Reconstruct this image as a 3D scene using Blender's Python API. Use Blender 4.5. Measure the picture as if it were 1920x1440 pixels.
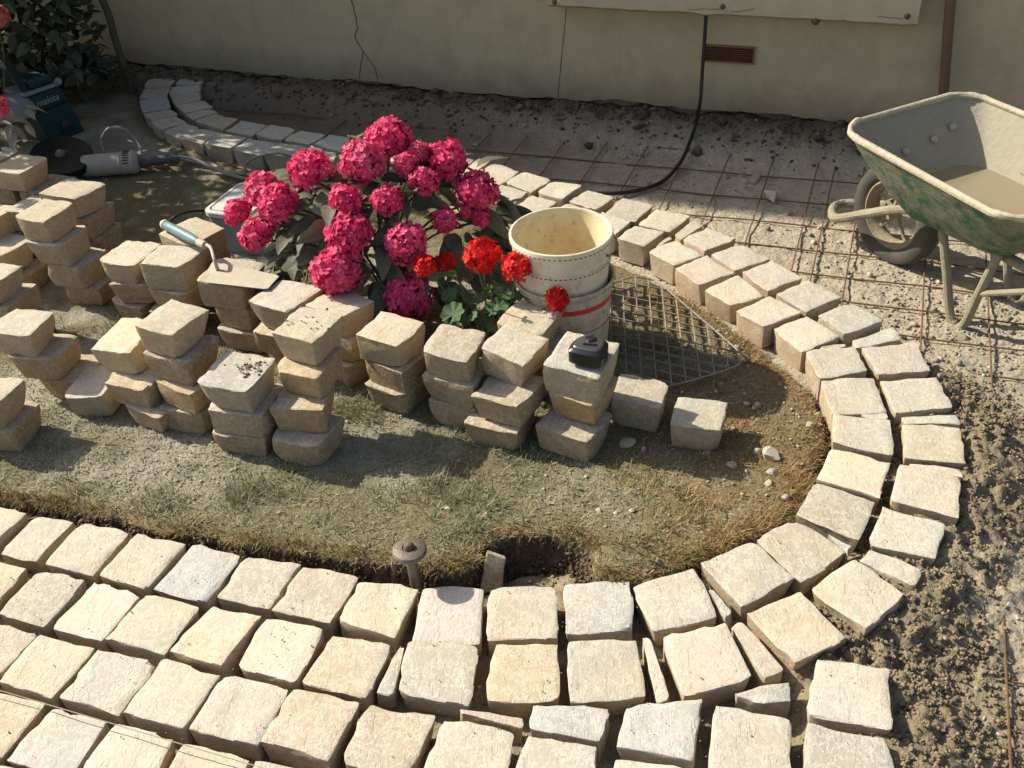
import bpy, bmesh, math, random
import numpy as np
from mathutils import Vector, Matrix, Quaternion, noise as mnoise

R = math.radians
scene = bpy.context.scene
for o in list(bpy.data.objects):
    bpy.data.objects.remove(o)
COL = scene.collection

# ------------------------------------------------------------------ camera
cam_d = bpy.data.cameras.new('camera')
cam = bpy.data.objects.new('camera', cam_d)
COL.objects.link(cam)
cam_d.sensor_fit = 'HORIZONTAL'
cam_d.sensor_width = 36.0
cam_d.lens = 36.0 * 1925.0 / 1920.0
cam_d.clip_start = 0.05
cam_d.clip_end = 300.0
cam.matrix_world = (Matrix.Translation((0, 0, 1.79)) @ Matrix.Rotation(R(90 - 35.5), 4, 'X')
                    @ Matrix.Rotation(R(-3.5), 4, 'Z'))
scene.camera = cam

# ------------------------------------------------------------------ sky, sun, exposure
SUN_AZ, SUN_EL = R(152.0), R(37.0)
world = bpy.data.worlds.new('World')
scene.world = world
world.use_nodes = True
wn = world.node_tree.nodes
sky = wn.new('ShaderNodeTexSky')
sky.sky_type = 'NISHITA'
sky.sun_disc = False
sky.sun_elevation = SUN_EL
sky.sun_rotation = math.pi / 2 - SUN_AZ
sky.dust_density = 3.0
sky.air_density = 1.0
world.node_tree.links.new(sky.outputs[0], wn['Background'].inputs[0])
wn['Background'].inputs[1].default_value = 0.112
sun_d = bpy.data.lights.new('sun', 'SUN')
sun_d.energy = 5.0
sun_d.angle = R(0.53)
sun_d.color = (1.0, 0.925, 0.79)
sun = bpy.data.objects.new('sun', sun_d)
COL.objects.link(sun)
sdir = Vector((math.cos(SUN_EL) * math.cos(SUN_AZ), math.cos(SUN_EL) * math.sin(SUN_AZ), math.sin(SUN_EL)))
sun.rotation_euler = sdir.to_track_quat('Z', 'Y').to_euler()
sun.location = sdir * 12
scene.view_settings.view_transform = 'Standard'
scene.view_settings.look = 'None'
scene.view_settings.exposure = 0.58
scene.view_settings.gamma = 1.0
scene.view_settings.use_curve_mapping = False

# ------------------------------------------------------------------ surveyed measurements, in metres
EDGING = [('s', 'c', [(-1.4187, 2.096), (-1.3017, 2.0527), (-1.3432, 1.9514), (-1.4517, 1.9917)]), ('s', 'c', [(-1.2767, 2.0535), (-1.1657, 2.0153), (-1.2167, 1.8815), (-1.3215, 1.9137)]),
 ('s', 'c', [(-1.1396, 2.0069), (-1.004, 1.9584), (-1.0542, 1.8112), (-1.1839, 1.8614)]), ('s', 'c', [(-0.9784, 1.9489), (-0.8502, 1.903), (-0.9076, 1.7517), (-1.0336, 1.8094)]),
 ('s', 'g', [(-0.8296, 1.9013), (-0.7006, 1.8494), (-0.754, 1.7072), (-0.8889, 1.7598)]), ('s', 'b', [(-0.6867, 1.8496), (-0.547, 1.8076), (-0.5988, 1.6697), (-0.7279, 1.719)]),
 ('s', 'b', [(-0.5364, 1.8013), (-0.3989, 1.7506), (-0.4428, 1.6118), (-0.5876, 1.6639)]), ('s', 'c', [(-0.3845, 1.7409), (-0.2511, 1.7009), (-0.2995, 1.5566), (-0.4326, 1.6169)]),
 ('s', 'p', [(-0.2418, 1.7046), (-0.0965, 1.6939), (-0.1075, 1.5313), (-0.2578, 1.5504)]), ('s', 'b', [(-0.0801, 1.69), (0.0715, 1.6807), (0.0663, 1.5291), (-0.0883, 1.5344)]),
 ('s', 'g', [(0.0933, 1.6897), (0.244, 1.681), (0.2347, 1.5388), (0.0881, 1.5348)]), ('s', 'b', [(0.2504, 1.6773), (0.4023, 1.7162), (0.4319, 1.564), (0.283, 1.5339)]),
 ('s', 'b', [(0.4227, 1.7336), (0.5596, 1.7847), (0.6255, 1.6633), (0.4883, 1.5868)]), ('s', 'b', [(0.5725, 1.7987), (0.6825, 1.8549), (0.7703, 1.7413), (0.6436, 1.6523)]),
 ('s', 'b', [(0.7672, 1.9906), (0.8971, 1.9109), (0.8139, 1.7784), (0.6916, 1.8745)]), ('s', 'c', [(0.8532, 2.122), (0.9807, 2.0472), (0.9107, 1.9232), (0.7727, 1.998)]),
 ('s', 'b', [(0.899, 2.2708), (1.0427, 2.2286), (1.0005, 2.0838), (0.8621, 2.1441)]), ('s', 'c', [(0.9077, 2.4257), (1.0626, 2.4246), (1.0509, 2.2648), (0.8925, 2.2715)]),
 ('s', 'b', [(0.9017, 2.5854), (1.0577, 2.5937), (1.0589, 2.4683), (0.9059, 2.4361)]), ('s', 'c', [(0.8372, 2.7242), (0.9619, 2.7857), (1.0332, 2.6668), (0.8942, 2.5917)]),
 ('s', 'p', [(0.7453, 2.8382), (0.8737, 2.9292), (0.9498, 2.8056), (0.8107, 2.7331)]), ('s', 'o', [(0.6745, 2.989), (0.8002, 3.0693), (0.8533, 2.9277), (0.7352, 2.89)]),
 ('s', 'p', [(0.5949, 3.1516), (0.7217, 3.2191), (0.7877, 3.0919), (0.6602, 3.0218)]), ('s', 'c', [(0.5207, 3.2872), (0.6348, 3.3625), (0.7056, 3.2362), (0.597, 3.1775)]),
 ('s', 'b', [(0.4245, 3.404), (0.4991, 3.5032), (0.5988, 3.4283), (0.5095, 3.3173)]), ('s', 'c', [(0.313, 3.506), (0.392, 3.6183), (0.4843, 3.5142), (0.4167, 3.4222)]),
 ('s', 'b', [(0.1846, 3.6188), (0.2591, 3.7224), (0.3538, 3.6517), (0.282, 3.546)]), ('s', 'b', [(0.0491, 3.7131), (0.1278, 3.8049), (0.2242, 3.737), (0.144, 3.6337)]),
 ('s', 'b', [(-0.0658, 3.8173), (0.0063, 3.9296), (0.1083, 3.8479), (0.0329, 3.7346)]), ('s', 'c', [(-0.1922, 3.927), (-0.1191, 4.0276), (-0.0175, 3.9488), (-0.0893, 3.8407)]),
 ('s', 'c', [(-0.3168, 4.0243), (-0.2448, 4.1287), (-0.1439, 4.0475), (-0.2144, 3.9406)]), ('s', 'c', [(-0.4505, 4.1203), (-0.3796, 4.2228), (-0.2705, 4.1494), (-0.3398, 4.0384)]),
 ('s', 'c', [(-0.5909, 4.2145), (-0.5183, 4.3082), (-0.4065, 4.25), (-0.4742, 4.135)]), ('s', 'c', [(-0.7547, 4.2854), (-0.6876, 4.3701), (-0.5513, 4.3073), (-0.6187, 4.2129)]),
 ('s', 'c', [(-0.8998, 4.3418), (-0.8488, 4.4474), (-0.714, 4.3792), (-0.7655, 4.265)]), ('s', 'g', [(-1.0539, 4.4146), (-1.0031, 4.5285), (-0.8606, 4.4637), (-0.9151, 4.3511)]),
 ('s', 'g', [(-1.2074, 4.4959), (-1.1593, 4.6147), (-1.0179, 4.5428), (-1.0676, 4.4124)]), ('s', 'g', [(-1.3581, 4.5858), (-1.3093, 4.7079), (-1.1708, 4.6302), (-1.2268, 4.5135)]),
 ('s', 'b', [(-1.4913, 4.672), (-1.4323, 4.783), (-1.3136, 4.7149), (-1.3721, 4.5835)]), ('s', 'b', [(-1.5965, 4.7778), (-1.5126, 4.859), (-1.4286, 4.7936), (-1.5026, 4.683)]),
 ('s', 'b', [(-1.6857, 4.9055), (-1.5841, 4.9704), (-1.5069, 4.8744), (-1.6158, 4.7952)]), ('s', 'b', [(-1.7567, 5.0264), (-1.6311, 5.0779), (-1.5777, 4.9829), (-1.6864, 4.9204)]),
 ('s', 'g', [(-1.8331, 5.2226), (-1.6983, 5.2745), (-1.6409, 5.1005), (-1.7726, 5.0635)]), ('s', 'b', [(-1.8472, 5.3985), (-1.7193, 5.4181), (-1.7028, 5.2827), (-1.8412, 5.2661)]),
 ('s', 'b', [(-1.8593, 5.5434), (-1.7135, 5.5571), (-1.7191, 5.4316), (-1.8511, 5.4241)]), ('s', 'b', [(-1.8276, 5.7116), (-1.6903, 5.6967), (-1.7114, 5.5688), (-1.8389, 5.5839)]),
 ('s', 'b', [(-1.7854, 5.7866), (-1.6597, 5.7311), (-1.68, 5.7032), (-1.8085, 5.7186)]), ('s', 'b', [(-1.6573, 5.7201), (-1.52, 5.6589), (-1.548, 5.5674), (-1.6661, 5.5971)]),
 ('s', 'g', [(-1.692, 5.5431), (-1.5459, 5.5508), (-1.5554, 5.4199), (-1.6879, 5.4377)]), ('s', 'b', [(-1.7091, 5.4144), (-1.5559, 5.4064), (-1.5352, 5.3094), (-1.6922, 5.2957)]),
 ('s', 'b', [(-1.6766, 5.2707), (-1.5369, 5.2928), (-1.5013, 5.18), (-1.6218, 5.1326)]), ('s', 'b', [(-1.6113, 5.1149), (-1.4853, 5.1646), (-1.4192, 5.0594), (-1.5409, 4.9988)]),
 ('s', 'b', [(-1.5324, 4.9889), (-1.4245, 5.0394), (-1.3802, 4.9839), (-1.4857, 4.9089)]), ('s', 'b', [(-1.4698, 4.8864), (-1.3779, 4.9631), (-1.3149, 4.9089), (-1.3943, 4.8234)]),
 ('s', 'b', [(-1.3925, 4.8086), (-1.319, 4.9046), (-1.2567, 4.8661), (-1.3033, 4.7384)]), ('s', 'g', [(-1.2891, 4.7361), (-1.2339, 4.8508), (-1.0991, 4.7688), (-1.1516, 4.6548)]),
 ('s', 'g', [(-1.1334, 4.6519), (-1.0734, 4.7582), (-0.9464, 4.6839), (-1.0001, 4.5668)]), ('s', 'g', [(-0.9887, 4.568), (-0.9236, 4.6677), (-0.7943, 4.5946), (-0.8552, 4.4847)]),
 ('s', 'g', [(-0.8331, 4.4813), (-0.7758, 4.5856), (-0.6522, 4.5372), (-0.7076, 4.3996)]), ('s', 'g', [(-0.6753, 4.4168), (-0.6152, 4.5072), (-0.4957, 4.4381), (-0.5492, 4.3428)]),
 ('s', 'c', [(-0.5359, 4.3228), (-0.4709, 4.4281), (-0.3592, 4.3556), (-0.4186, 4.2577)]), ('s', 'c', [(-0.401, 4.2318), (-0.3328, 4.3515), (-0.2289, 4.2698), (-0.2916, 4.1638)]),
 ('s', 'c', [(-0.2727, 4.1441), (-0.2077, 4.2665), (-0.1024, 4.1923), (-0.1666, 4.0782)]), ('s', 'c', [(-0.1575, 4.0659), (-0.0837, 4.2125), (-0.0333, 4.1704), (-0.1078, 4.0531)]),
 ('s', 'c', [(-0.0999, 4.059), (-0.0159, 4.1525), (0.0846, 4.0614), (-0.0005, 3.9408)]), ('s', 'c', [(0.0264, 3.948), (0.1042, 4.0419), (0.2153, 3.9524), (0.1249, 3.8448)]),
 ('s', 'b', [(0.1439, 3.833), (0.2234, 3.9432), (0.3314, 3.8676), (0.2462, 3.7597)]), ('s', 'b', [(0.2711, 3.7487), (0.3541, 3.8427), (0.4534, 3.7557), (0.3701, 3.6477)]),
 ('s', 'b', [(0.3969, 3.6044), (0.4886, 3.7388), (0.5919, 3.6556), (0.5059, 3.5314)]), ('s', 'c', [(0.516, 3.51), (0.5985, 3.617), (0.72, 3.5481), (0.6233, 3.4387)]),
 ('w', 'b', [(0.6365, 3.4135), (0.7309, 3.5157), (0.7584, 3.4721), (0.6545, 3.374)]), ('w', 'b', [(0.5571, 3.3248), (0.6136, 3.3924), (0.6233, 3.3751), (0.5588, 3.3149)]),
 ('s', 'p', [(0.6546, 3.3611), (0.7619, 3.4406), (0.8467, 3.3437), (0.721, 3.2614)]), ('s', 'p', [(0.7385, 3.2319), (0.8643, 3.2996), (0.9386, 3.1855), (0.8017, 3.1086)]),
 ('s', 'p', [(0.8175, 3.0854), (0.9393, 3.159), (1.0106, 3.0295), (0.8772, 2.9578)]), ('s', 'p', [(0.9003, 2.9286), (1.0342, 3.0156), (1.1025, 2.894), (0.9643, 2.8064)]),
 ('s', 'g', [(0.9955, 2.7904), (1.1236, 2.8504), (1.1893, 2.7315), (1.0514, 2.6648)]), ('w', 'g', [(1.067, 2.64), (1.2153, 2.7142), (1.229, 2.639), (1.0636, 2.593)]),
 ('w', 'b', [(0.9606, 2.6201), (1.0452, 2.6379), (1.041, 2.6157), (0.9533, 2.6052)]), ('s', 'p', [(1.0775, 2.5881), (1.2526, 2.6056), (1.2382, 2.4574), (1.0838, 2.448)]),
 ('s', 'g', [(1.0808, 2.4155), (1.2448, 2.4195), (1.235, 2.2694), (1.071, 2.2627)]), ('w', 'g', [(0.9775, 2.2694), (1.0435, 2.2646), (1.0383, 2.2355), (0.9724, 2.2532)]),
 ('w', 'g', [(1.0869, 2.2564), (1.2302, 2.2382), (1.2278, 2.1964), (1.0772, 2.2188)]), ('s', 'o', [(1.0716, 2.2075), (1.2141, 2.1754), (1.1777, 2.0378), (1.0283, 2.0669)]),
 ('w', 'b', [(1.0335, 2.0515), (1.1527, 2.0117), (1.1472, 1.9778), (1.0259, 2.0375)]), ('s', 'b', [(1.0071, 2.0338), (1.143, 1.9761), (1.0762, 1.8295), (0.9344, 1.909)]),
 ('s', 'c', [(0.9103, 1.8821), (1.0395, 1.8126), (0.9738, 1.702), (0.8344, 1.7588)]), ('w', 'b', [(0.8345, 1.7473), (0.9366, 1.6712), (0.8969, 1.6188), (0.7966, 1.7104)]),
 ('w', 'g', [(0.7502, 1.8049), (0.7926, 1.7625), (0.7753, 1.7342), (0.7676, 1.7564)]), ('s', 'b', [(0.787, 1.71), (0.8699, 1.5903), (0.7471, 1.5047), (0.6593, 1.6248)]),
 ('s', 'b', [(0.5007, 1.565), (0.6346, 1.6188), (0.7002, 1.484), (0.5704, 1.4255)]), ('w', 'b', [(0.4534, 1.5395), (0.4807, 1.556), (0.5441, 1.4115), (0.4948, 1.3926)]),
 ('w', 'g', [(0.4245, 1.6503), (0.4365, 1.6475), (0.4651, 1.5779), (0.4475, 1.5586)]), ('s', 'p', [(0.2972, 1.5128), (0.4404, 1.5347), (0.468, 1.3884), (0.3183, 1.3575)]),
 ('w', 'g', [(0.2555, 1.5177), (0.271, 1.5176), (0.2891, 1.3546), (0.2608, 1.3466)]), ('s', 'b', [(0.0916, 1.5118), (0.2388, 1.5088), (0.2387, 1.3583), (0.0823, 1.3557)]),
 ('s', 'o', [(-0.0806, 1.5168), (0.0639, 1.5084), (0.0571, 1.3651), (-0.091, 1.3709)]), ('s', 'g', [(-0.2672, 1.5403), (-0.113, 1.5204), (-0.1322, 1.3639), (-0.2789, 1.4078)]),
 ('w', 'g', [(-0.2852, 1.5411), (-0.2769, 1.5365), (-0.2942, 1.4079), (-0.3298, 1.4157)]), ('s', 'o', [(-0.4418, 1.5828), (-0.3061, 1.5399), (-0.3506, 1.3987), (-0.4964, 1.4528)]),
 ('s', 'c', [(-0.6013, 1.6418), (-0.4649, 1.5969), (-0.5086, 1.4495), (-0.6441, 1.5055)]), ('s', 'p', [(-0.7337, 1.6886), (-0.6164, 1.643), (-0.6765, 1.5042), (-0.8112, 1.5614)]),
 ('s', 'c', [(-0.9062, 1.7406), (-0.7652, 1.6887), (-0.8159, 1.551), (-0.9586, 1.6069)]), ('s', 'c', [(-1.0435, 1.7883), (-0.9176, 1.7383), (-0.9735, 1.6063), (-1.1047, 1.6552)]),
 ('s', 'g', [(-1.1998, 1.8395), (-1.0701, 1.7972), (-1.1189, 1.6576), (-1.2474, 1.7107)]), ('s', 'c', [(-1.3631, 1.8968), (-1.2311, 1.851), (-1.2669, 1.7349), (-1.3872, 1.7716)])]
PAVING = [('s', 'c', [(-1.2845, 1.6939), (-1.1276, 1.6325), (-1.1765, 1.53), (-1.3237, 1.573)]), ('s', 'c', [(-1.1238, 1.6334), (-0.9817, 1.5815), (-1.0329, 1.449), (-1.1691, 1.5005)]),
 ('s', 'c', [(-0.9702, 1.5748), (-0.8282, 1.5262), (-0.8772, 1.3996), (-1.0171, 1.451)]), ('s', 'c', [(-0.8141, 1.5379), (-0.6759, 1.4764), (-0.7278, 1.3501), (-0.8678, 1.4024)]),
 ('s', 'c', [(-0.6671, 1.4828), (-0.5195, 1.4345), (-0.5676, 1.3026), (-0.7113, 1.3469)]), ('s', 'p', [(-0.5072, 1.4299), (-0.3664, 1.3831), (-0.4141, 1.2487), (-0.5548, 1.305)]),
 ('s', 'b', [(-0.3413, 1.3822), (-0.2034, 1.3412), (-0.2518, 1.2131), (-0.3926, 1.244)]), ('s', 'c', [(-0.1828, 1.3324), (-0.0378, 1.2877), (-0.0713, 1.1581), (-0.2194, 1.2154)]),
 ('w', 'p', [(-0.154, 1.3625), (-0.0213, 1.3295), (-0.0272, 1.3056), (-0.1498, 1.3517)]), ('s', 'g', [(0.0047, 1.3509), (0.1572, 1.3333), (0.1343, 1.2544), (-0.0037, 1.3001)]),
 ('s', 'g', [(0.1948, 1.334), (0.3524, 1.3424), (0.3101, 1.2019), (0.1649, 1.2462)]), ('s', 'b', [(0.3781, 1.3275), (0.5227, 1.2814), (0.4829, 1.1206), (0.331, 1.1565)]),
 ('w', 'g', [(0.4183, 1.3551), (0.5476, 1.3782), (0.5368, 1.3298), (0.4764, 1.3268)]), ('s', 'b', [(0.6163, 1.4284), (0.7559, 1.3844), (0.7144, 1.2449), (0.5577, 1.2847)]),
 ('s', 'b', [(0.5551, 1.2662), (0.7034, 1.2215), (0.6635, 1.0959), (0.5091, 1.1273)]), ('s', 'g', [(-0.0084, 1.2809), (0.1285, 1.2414), (0.1072, 1.1249), (-0.0465, 1.1801)]),
 ('s', 'c', [(0.16, 1.2164), (0.2936, 1.1875), (0.27, 1.0731), (0.1314, 1.1026)]), ('s', 'o', [(-1.2063, 1.492), (-1.047, 1.4381), (-1.0884, 1.3039), (-1.2374, 1.3562)]),
 ('s', 'g', [(-1.0219, 1.4218), (-0.8923, 1.3752), (-0.9315, 1.2508), (-1.0804, 1.301)]), ('s', 'c', [(-0.8696, 1.3735), (-0.7446, 1.3256), (-0.7718, 1.2046), (-0.9173, 1.2634)]),
 ('s', 'o', [(-0.7165, 1.3126), (-0.5754, 1.2631), (-0.6099, 1.1427), (-0.747, 1.2029)]), ('s', 'b', [(-0.5613, 1.2584), (-0.4263, 1.2162), (-0.458, 1.0999), (-0.5974, 1.1418)])]
STACKS = {'B0': ('at the back under the blue trowel handle',
        [(-1.0747, 3.2431, 0.212, -36.1, 0.158, 0.158, 0.09, 'o'), (-1.0697, 3.2471, 0.122, -32.1, 0.15, 0.147, 0.09, 'b'),
         (-1.0797, 3.2471, 0.032, -38.1, 0.15, 0.147, 0.09, 'b')]),
 'B1': ('left of the trowel handle, back row end',
        [(-1.2776, 3.1643, 0.184, -22.9, 0.1434, 0.158, 0.085, 'c'), (-1.2576, 3.1543, 0.099, -13.9, 0.15, 0.147, 0.082, 'p'),
         (-1.2876, 3.1643, 0.017, -27.9, 0.15, 0.147, 0.075, 'p')]),
 'B2': ('between the trowel handle and trowel blade',
        [(-1.1077, 3.0788, 0.207, -21.8, 0.158, 0.1487, 0.1, 'c'), (-1.1017, 3.0738, 0.107, -26.8, 0.15, 0.147, 0.085, 'p'),
         (-1.1217, 3.0838, 0.022, -18.8, 0.15, 0.147, 0.08, 'b')]),
 'B3': ('under the trowel blade',
        [(-0.8837, 2.9462, 0.202, -17.6, 0.158, 0.158, 0.095, 'b'), (-0.8637, 2.9462, 0.107, -25.6, 0.15, 0.147, 0.085, 'b'),
         (-0.8637, 2.9362, 0.022, -19.6, 0.15, 0.147, 0.08, 'b')]),
 'B4': ('right of the trowel blade, half shaded',
        [(-0.6841, 2.7733, 0.202, -32.9, 0.158, 0.158, 0.095, 'p'), (-0.6941, 2.7733, 0.107, -27.9, 0.15, 0.147, 0.085, 'b'),
         (-0.6841, 2.7833, 0.022, -32.9, 0.15, 0.147, 0.08, 'b')]),
 'B5': ('with the pink top right of the blade shadow',
        [(-0.505, 2.7169, 0.197, -44.3, 0.158, 0.138, 0.085, 'p'), (-0.495, 2.7169, 0.112, -38.3, 0.15, 0.147, 0.085, 'o'),
         (-0.505, 2.7269, 0.027, -45.3, 0.15, 0.147, 0.085, 'b')]),
 'B6': ('right below the lowest magenta bloom',
        [(-0.3453, 2.5494, 0.2, -31.8, 0.1461, 0.138, 0.088, 'c'), (-0.3333, 2.5434, 0.112, -35.8, 0.15, 0.147, 0.085, 'b'),
         (-0.3393, 2.5434, 0.027, -32.8, 0.15, 0.147, 0.085, 'b')]),
 'B7': ('right below the green geranium leaves',
        [(-0.1561, 2.4478, 0.202, -22.0, 0.1412, 0.1421, 0.09, 'b'), (-0.1521, 2.4508, 0.112, -25.0, 0.15, 0.147, 0.085, 'b'),
         (-0.1491, 2.4508, 0.027, -23.0, 0.15, 0.147, 0.085, 'b')]),
 'B8': ('tucked against the rusty bucket',
        [(0.0631, 2.5755, 0.187, -30.4, 0.1476, 0.138, 0.085, 'o'), (0.0731, 2.5855, 0.102, -25.4, 0.15, 0.147, 0.08, 'b'),
         (0.0671, 2.5855, 0.022, -28.4, 0.15, 0.147, 0.08, 'b')]),
 'F8': ('next to the tape measure stack, on its left',
        [(0.0153, 2.4246, 0.202, -34.2, 0.1539, 0.138, 0.095, 'b'), (-0.0088, 2.3479, 0.107, -29.8, 0.1522, 0.147, 0.085, 'b'),
         (-0.0383, 2.3513, 0.022, -24.1, 0.153, 0.147, 0.08, 'b')]),
 'F9': ('under the black tape measure',
        [(0.1953, 2.3366, 0.207, -27.8, 0.158, 0.158, 0.095, 'g'), (0.2002, 2.3298, 0.112, -33.8, 0.1525, 0.147, 0.09, 'o'),
         (0.1694, 2.2847, 0.022, -32.1, 0.1534, 0.147, 0.08, 'b')]),
 'G1': ('', [(0.3709, 2.3831, 0.04, -18.8, 0.1454, 0.138, 0.098, 'b')]),
 'G2': ('', [(0.5131, 2.2676, 0.032, -16.6, 0.138, 0.138, 0.09, 'c')]),
 'F1': ('', [(-1.2839, 2.6218, 0.03, -14.3, 0.138, 0.1572, 0.088, 'c')]),
 'F2': ('with a tilted top slab, front left',
        [(-1.1458, 2.6393, 0.177, -22.6, 0.1481, 0.158, 0.085, 'c'), (-1.1031, 2.5587, 0.092, -22.3, 0.14, 0.147, 0.08, 'p'),
         (-1.0691, 2.5302, 0.012, -33.6, 0.1432, 0.147, 0.07, 'b')]),
 'F3': ('just right of the tilted slab, front left',
        [(-0.966, 2.553, 0.279, -29.5, 0.138, 0.147, 0.09, 'b'), (-0.96, 2.541, 0.189, -23.5, 0.15, 0.147, 0.09, 'b'), (-0.947, 2.5158, 0.099, -27.3, 0.1453, 0.147, 0.075, 'o'),
         (-0.947, 2.5116, 0.024, -26.0, 0.142, 0.147, 0.082, 'b')]),
 'F4': ('topped with grey mortar crumbs, front row',
        [(-0.7682, 2.3919, 0.187, -19.7, 0.158, 0.158, 0.09, 'g'), (-0.7531, 2.3905, 0.097, -20.0, 0.1643, 0.147, 0.08, 'b'),
         (-0.7717, 2.3844, 0.017, -13.6, 0.1572, 0.147, 0.075, 'b')]),
 'F5': ('with the crumb speckled pale top, front row',
        [(-0.5655, 2.457, 0.287, -25.0, 0.138, 0.158, 0.09, 'c'), (-0.5661, 2.4115, 0.197, -22.5, 0.14, 0.147, 0.085, 'o'), (-0.594, 2.3696, 0.112, -6.4, 0.14, 0.147, 0.085, 'o'),
         (-0.5901, 2.3204, 0.027, -23.2, 0.1476, 0.147, 0.085, 'b')]),
 'L1a': ('nearest the grinder body, left pile',
         [(-1.5542, 3.5137, 0.28, -22.7, 0.1531, 0.158, 0.088, 'c'), (-1.5392, 3.5196, 0.192, -20.7, 0.15, 0.147, 0.085, 'b'),
          (-1.5192, 3.5256, 0.107, -22.7, 0.15, 0.147, 0.085, 'b'), (-1.4992, 3.5316, 0.022, -21.7, 0.15, 0.147, 0.08, 'b')]),
 'L1b': ('at the front of the left pile',
         [(-1.5858, 3.3207, 0.287, -21.5, 0.138, 0.1479, 0.09, 'c'), (-1.5658, 3.3087, 0.197, -18.5, 0.15, 0.147, 0.09, 'c'),
          (-1.5308, 3.3087, 0.107, -20.5, 0.15, 0.147, 0.09, 'b'), (-1.4958, 3.3137, 0.017, -17.5, 0.15, 0.147, 0.075, 'b')]),
 'L1c': ('just below the black grinder guard',
         [(-1.8388, 3.7688, 0.282, -22.0, 0.148, 0.146, 0.085, 'c'), (-1.7638, 3.7688, 0.197, -20.0, 0.15, 0.147, 0.085, 'b'),
          (-1.7638, 3.7588, 0.112, -17.0, 0.15, 0.147, 0.085, 'b'), (-1.7638, 3.7588, 0.027, -15.0, 0.15, 0.147, 0.085, 'b')]),
 'L1d': ('left of the grinder guard, photo edge',
         [(-1.9665, 3.8506, 0.292, -20.0, 0.148, 0.146, 0.09, 'g'), (-1.9565, 3.8506, 0.202, -14.0, 0.15, 0.147, 0.09, 'b'),
          (-1.9565, 3.8506, 0.112, -19.0, 0.15, 0.147, 0.085, 'b'), (-1.9565, 3.8506, 0.027, -15.0, 0.15, 0.147, 0.085, 'b')]),
 'L1e': ('at the photo edge, middle of left pile',
         [(-1.8966, 3.5203, 0.197, -22.0, 0.148, 0.146, 0.085, 'o'), (-1.8866, 3.5203, 0.112, -19.0, 0.15, 0.147, 0.085, 'b'),
          (-1.8866, 3.5203, 0.027, -16.0, 0.15, 0.147, 0.085, 'b')]),
 'L1f': ("low at the left pile's left front", [(-1.8264, 3.4157, 0.122, -24.0, 0.148, 0.146, 0.095, 'c'), (-1.7964, 3.4057, 0.027, -20.0, 0.15, 0.147, 0.085, 'b')]),
 'L1g': ('in the heart of the left pile',
         [(-1.7367, 3.5781, 0.197, -20.0, 0.148, 0.146, 0.085, 'b'), (-1.7267, 3.5781, 0.112, -17.0, 0.15, 0.147, 0.085, 'b'),
          (-1.7267, 3.5781, 0.027, -20.0, 0.15, 0.147, 0.085, 'b')]),
 'L2': ('standing alone at left with shaded blue top',
        [(-1.4939, 2.7288, 0.192, -16.9, 0.1429, 0.138, 0.085, 'c'), (-1.4439, 2.7168, 0.107, -14.9, 0.15, 0.147, 0.085, 'o'),
         (-1.3839, 2.7168, 0.022, -14.9, 0.15, 0.147, 0.08, 'b')]),
 'L3': ('behind the lone left stack, photo edge',
        [(-1.7182, 3.0527, 0.197, -18.0, 0.148, 0.146, 0.085, 'c'), (-1.6932, 3.0427, 0.112, -15.0, 0.15, 0.147, 0.085, 'b'),
         (-1.6732, 3.0427, 0.027, -18.0, 0.15, 0.147, 0.085, 'p')]),
 'L4': ('in front of the lone left stack, photo edge', [(-1.5297, 2.4768, 0.117, -16.0, 0.148, 0.146, 0.09, 'c'), (-1.5097, 2.4768, 0.027, -14.0, 0.15, 0.147, 0.085, 'b')])}
LAWN_EDGE = [(-2.781, 2.687), (-1.939, 2.344), (-1.419, 2.184), (-1.273, 2.14), (-1.176, 2.11), (-1.063, 2.061), (-0.933, 1.992), (-0.817, 1.968), (-0.712, 1.924), (-0.613, 1.892), (-0.502, 1.86), (-0.419, 1.825), (-0.339, 1.813), (-0.233, 1.78), (-0.155, 1.766), (-0.11, 1.784), (-0.103, 1.848), (-0.056, 1.878), (0.018, 1.894), (0.085, 1.883), (0.143, 1.855), (0.169, 1.787), (0.156, 1.717), (0.211, 1.699), (0.287, 1.701), (0.409, 1.749), (0.524, 1.806), (0.627, 1.854), (0.693, 1.903), (0.737, 1.97), (0.773, 2.041), (0.805, 2.115), (0.865, 2.215), (0.894, 2.336), (0.872, 2.5), (0.805, 2.654), (0.732, 2.821), (0.634, 3.005), (0.546, 3.138), (0.481, 3.212), (0.398, 3.311), (0.237, 3.494), (0.04, 3.643), (-0.084, 3.741), (-0.235, 3.851), (-0.393, 3.966), (-0.556, 4.065), (-0.676, 4.131), (-0.871, 4.222), (-1.078, 4.346), (-1.246, 4.475), (-1.46, 4.667), (-1.628, 4.842), (-1.775, 5.088), (-1.866, 5.335), (-1.947, 5.557), (-2.6, 5.6), (-6, 6.5), (-6, 3.0)]
OUTER_EDGE = [(0.614, 0.893), (0.695, 1.157), (0.744, 1.329), (0.755, 1.418), (0.699, 1.48), (0.87, 1.599), (0.931, 1.653), (1.035, 1.795), (1.111, 1.905), (1.177, 2.046), (1.237, 2.226), (1.249, 2.46), (1.226, 2.668), (1.175, 2.77), (1.09, 2.95), (1.024, 3.105), (0.934, 3.275), (0.762, 3.49), (0.611, 3.697), (0.357, 3.91), (-0.079, 4.223), (-0.566, 4.499), (-0.828, 4.651), (-1.162, 4.842), (-1.351, 5.017), (-1.489, 5.23), (-1.518, 5.437), (-1.494, 5.604)]
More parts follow.
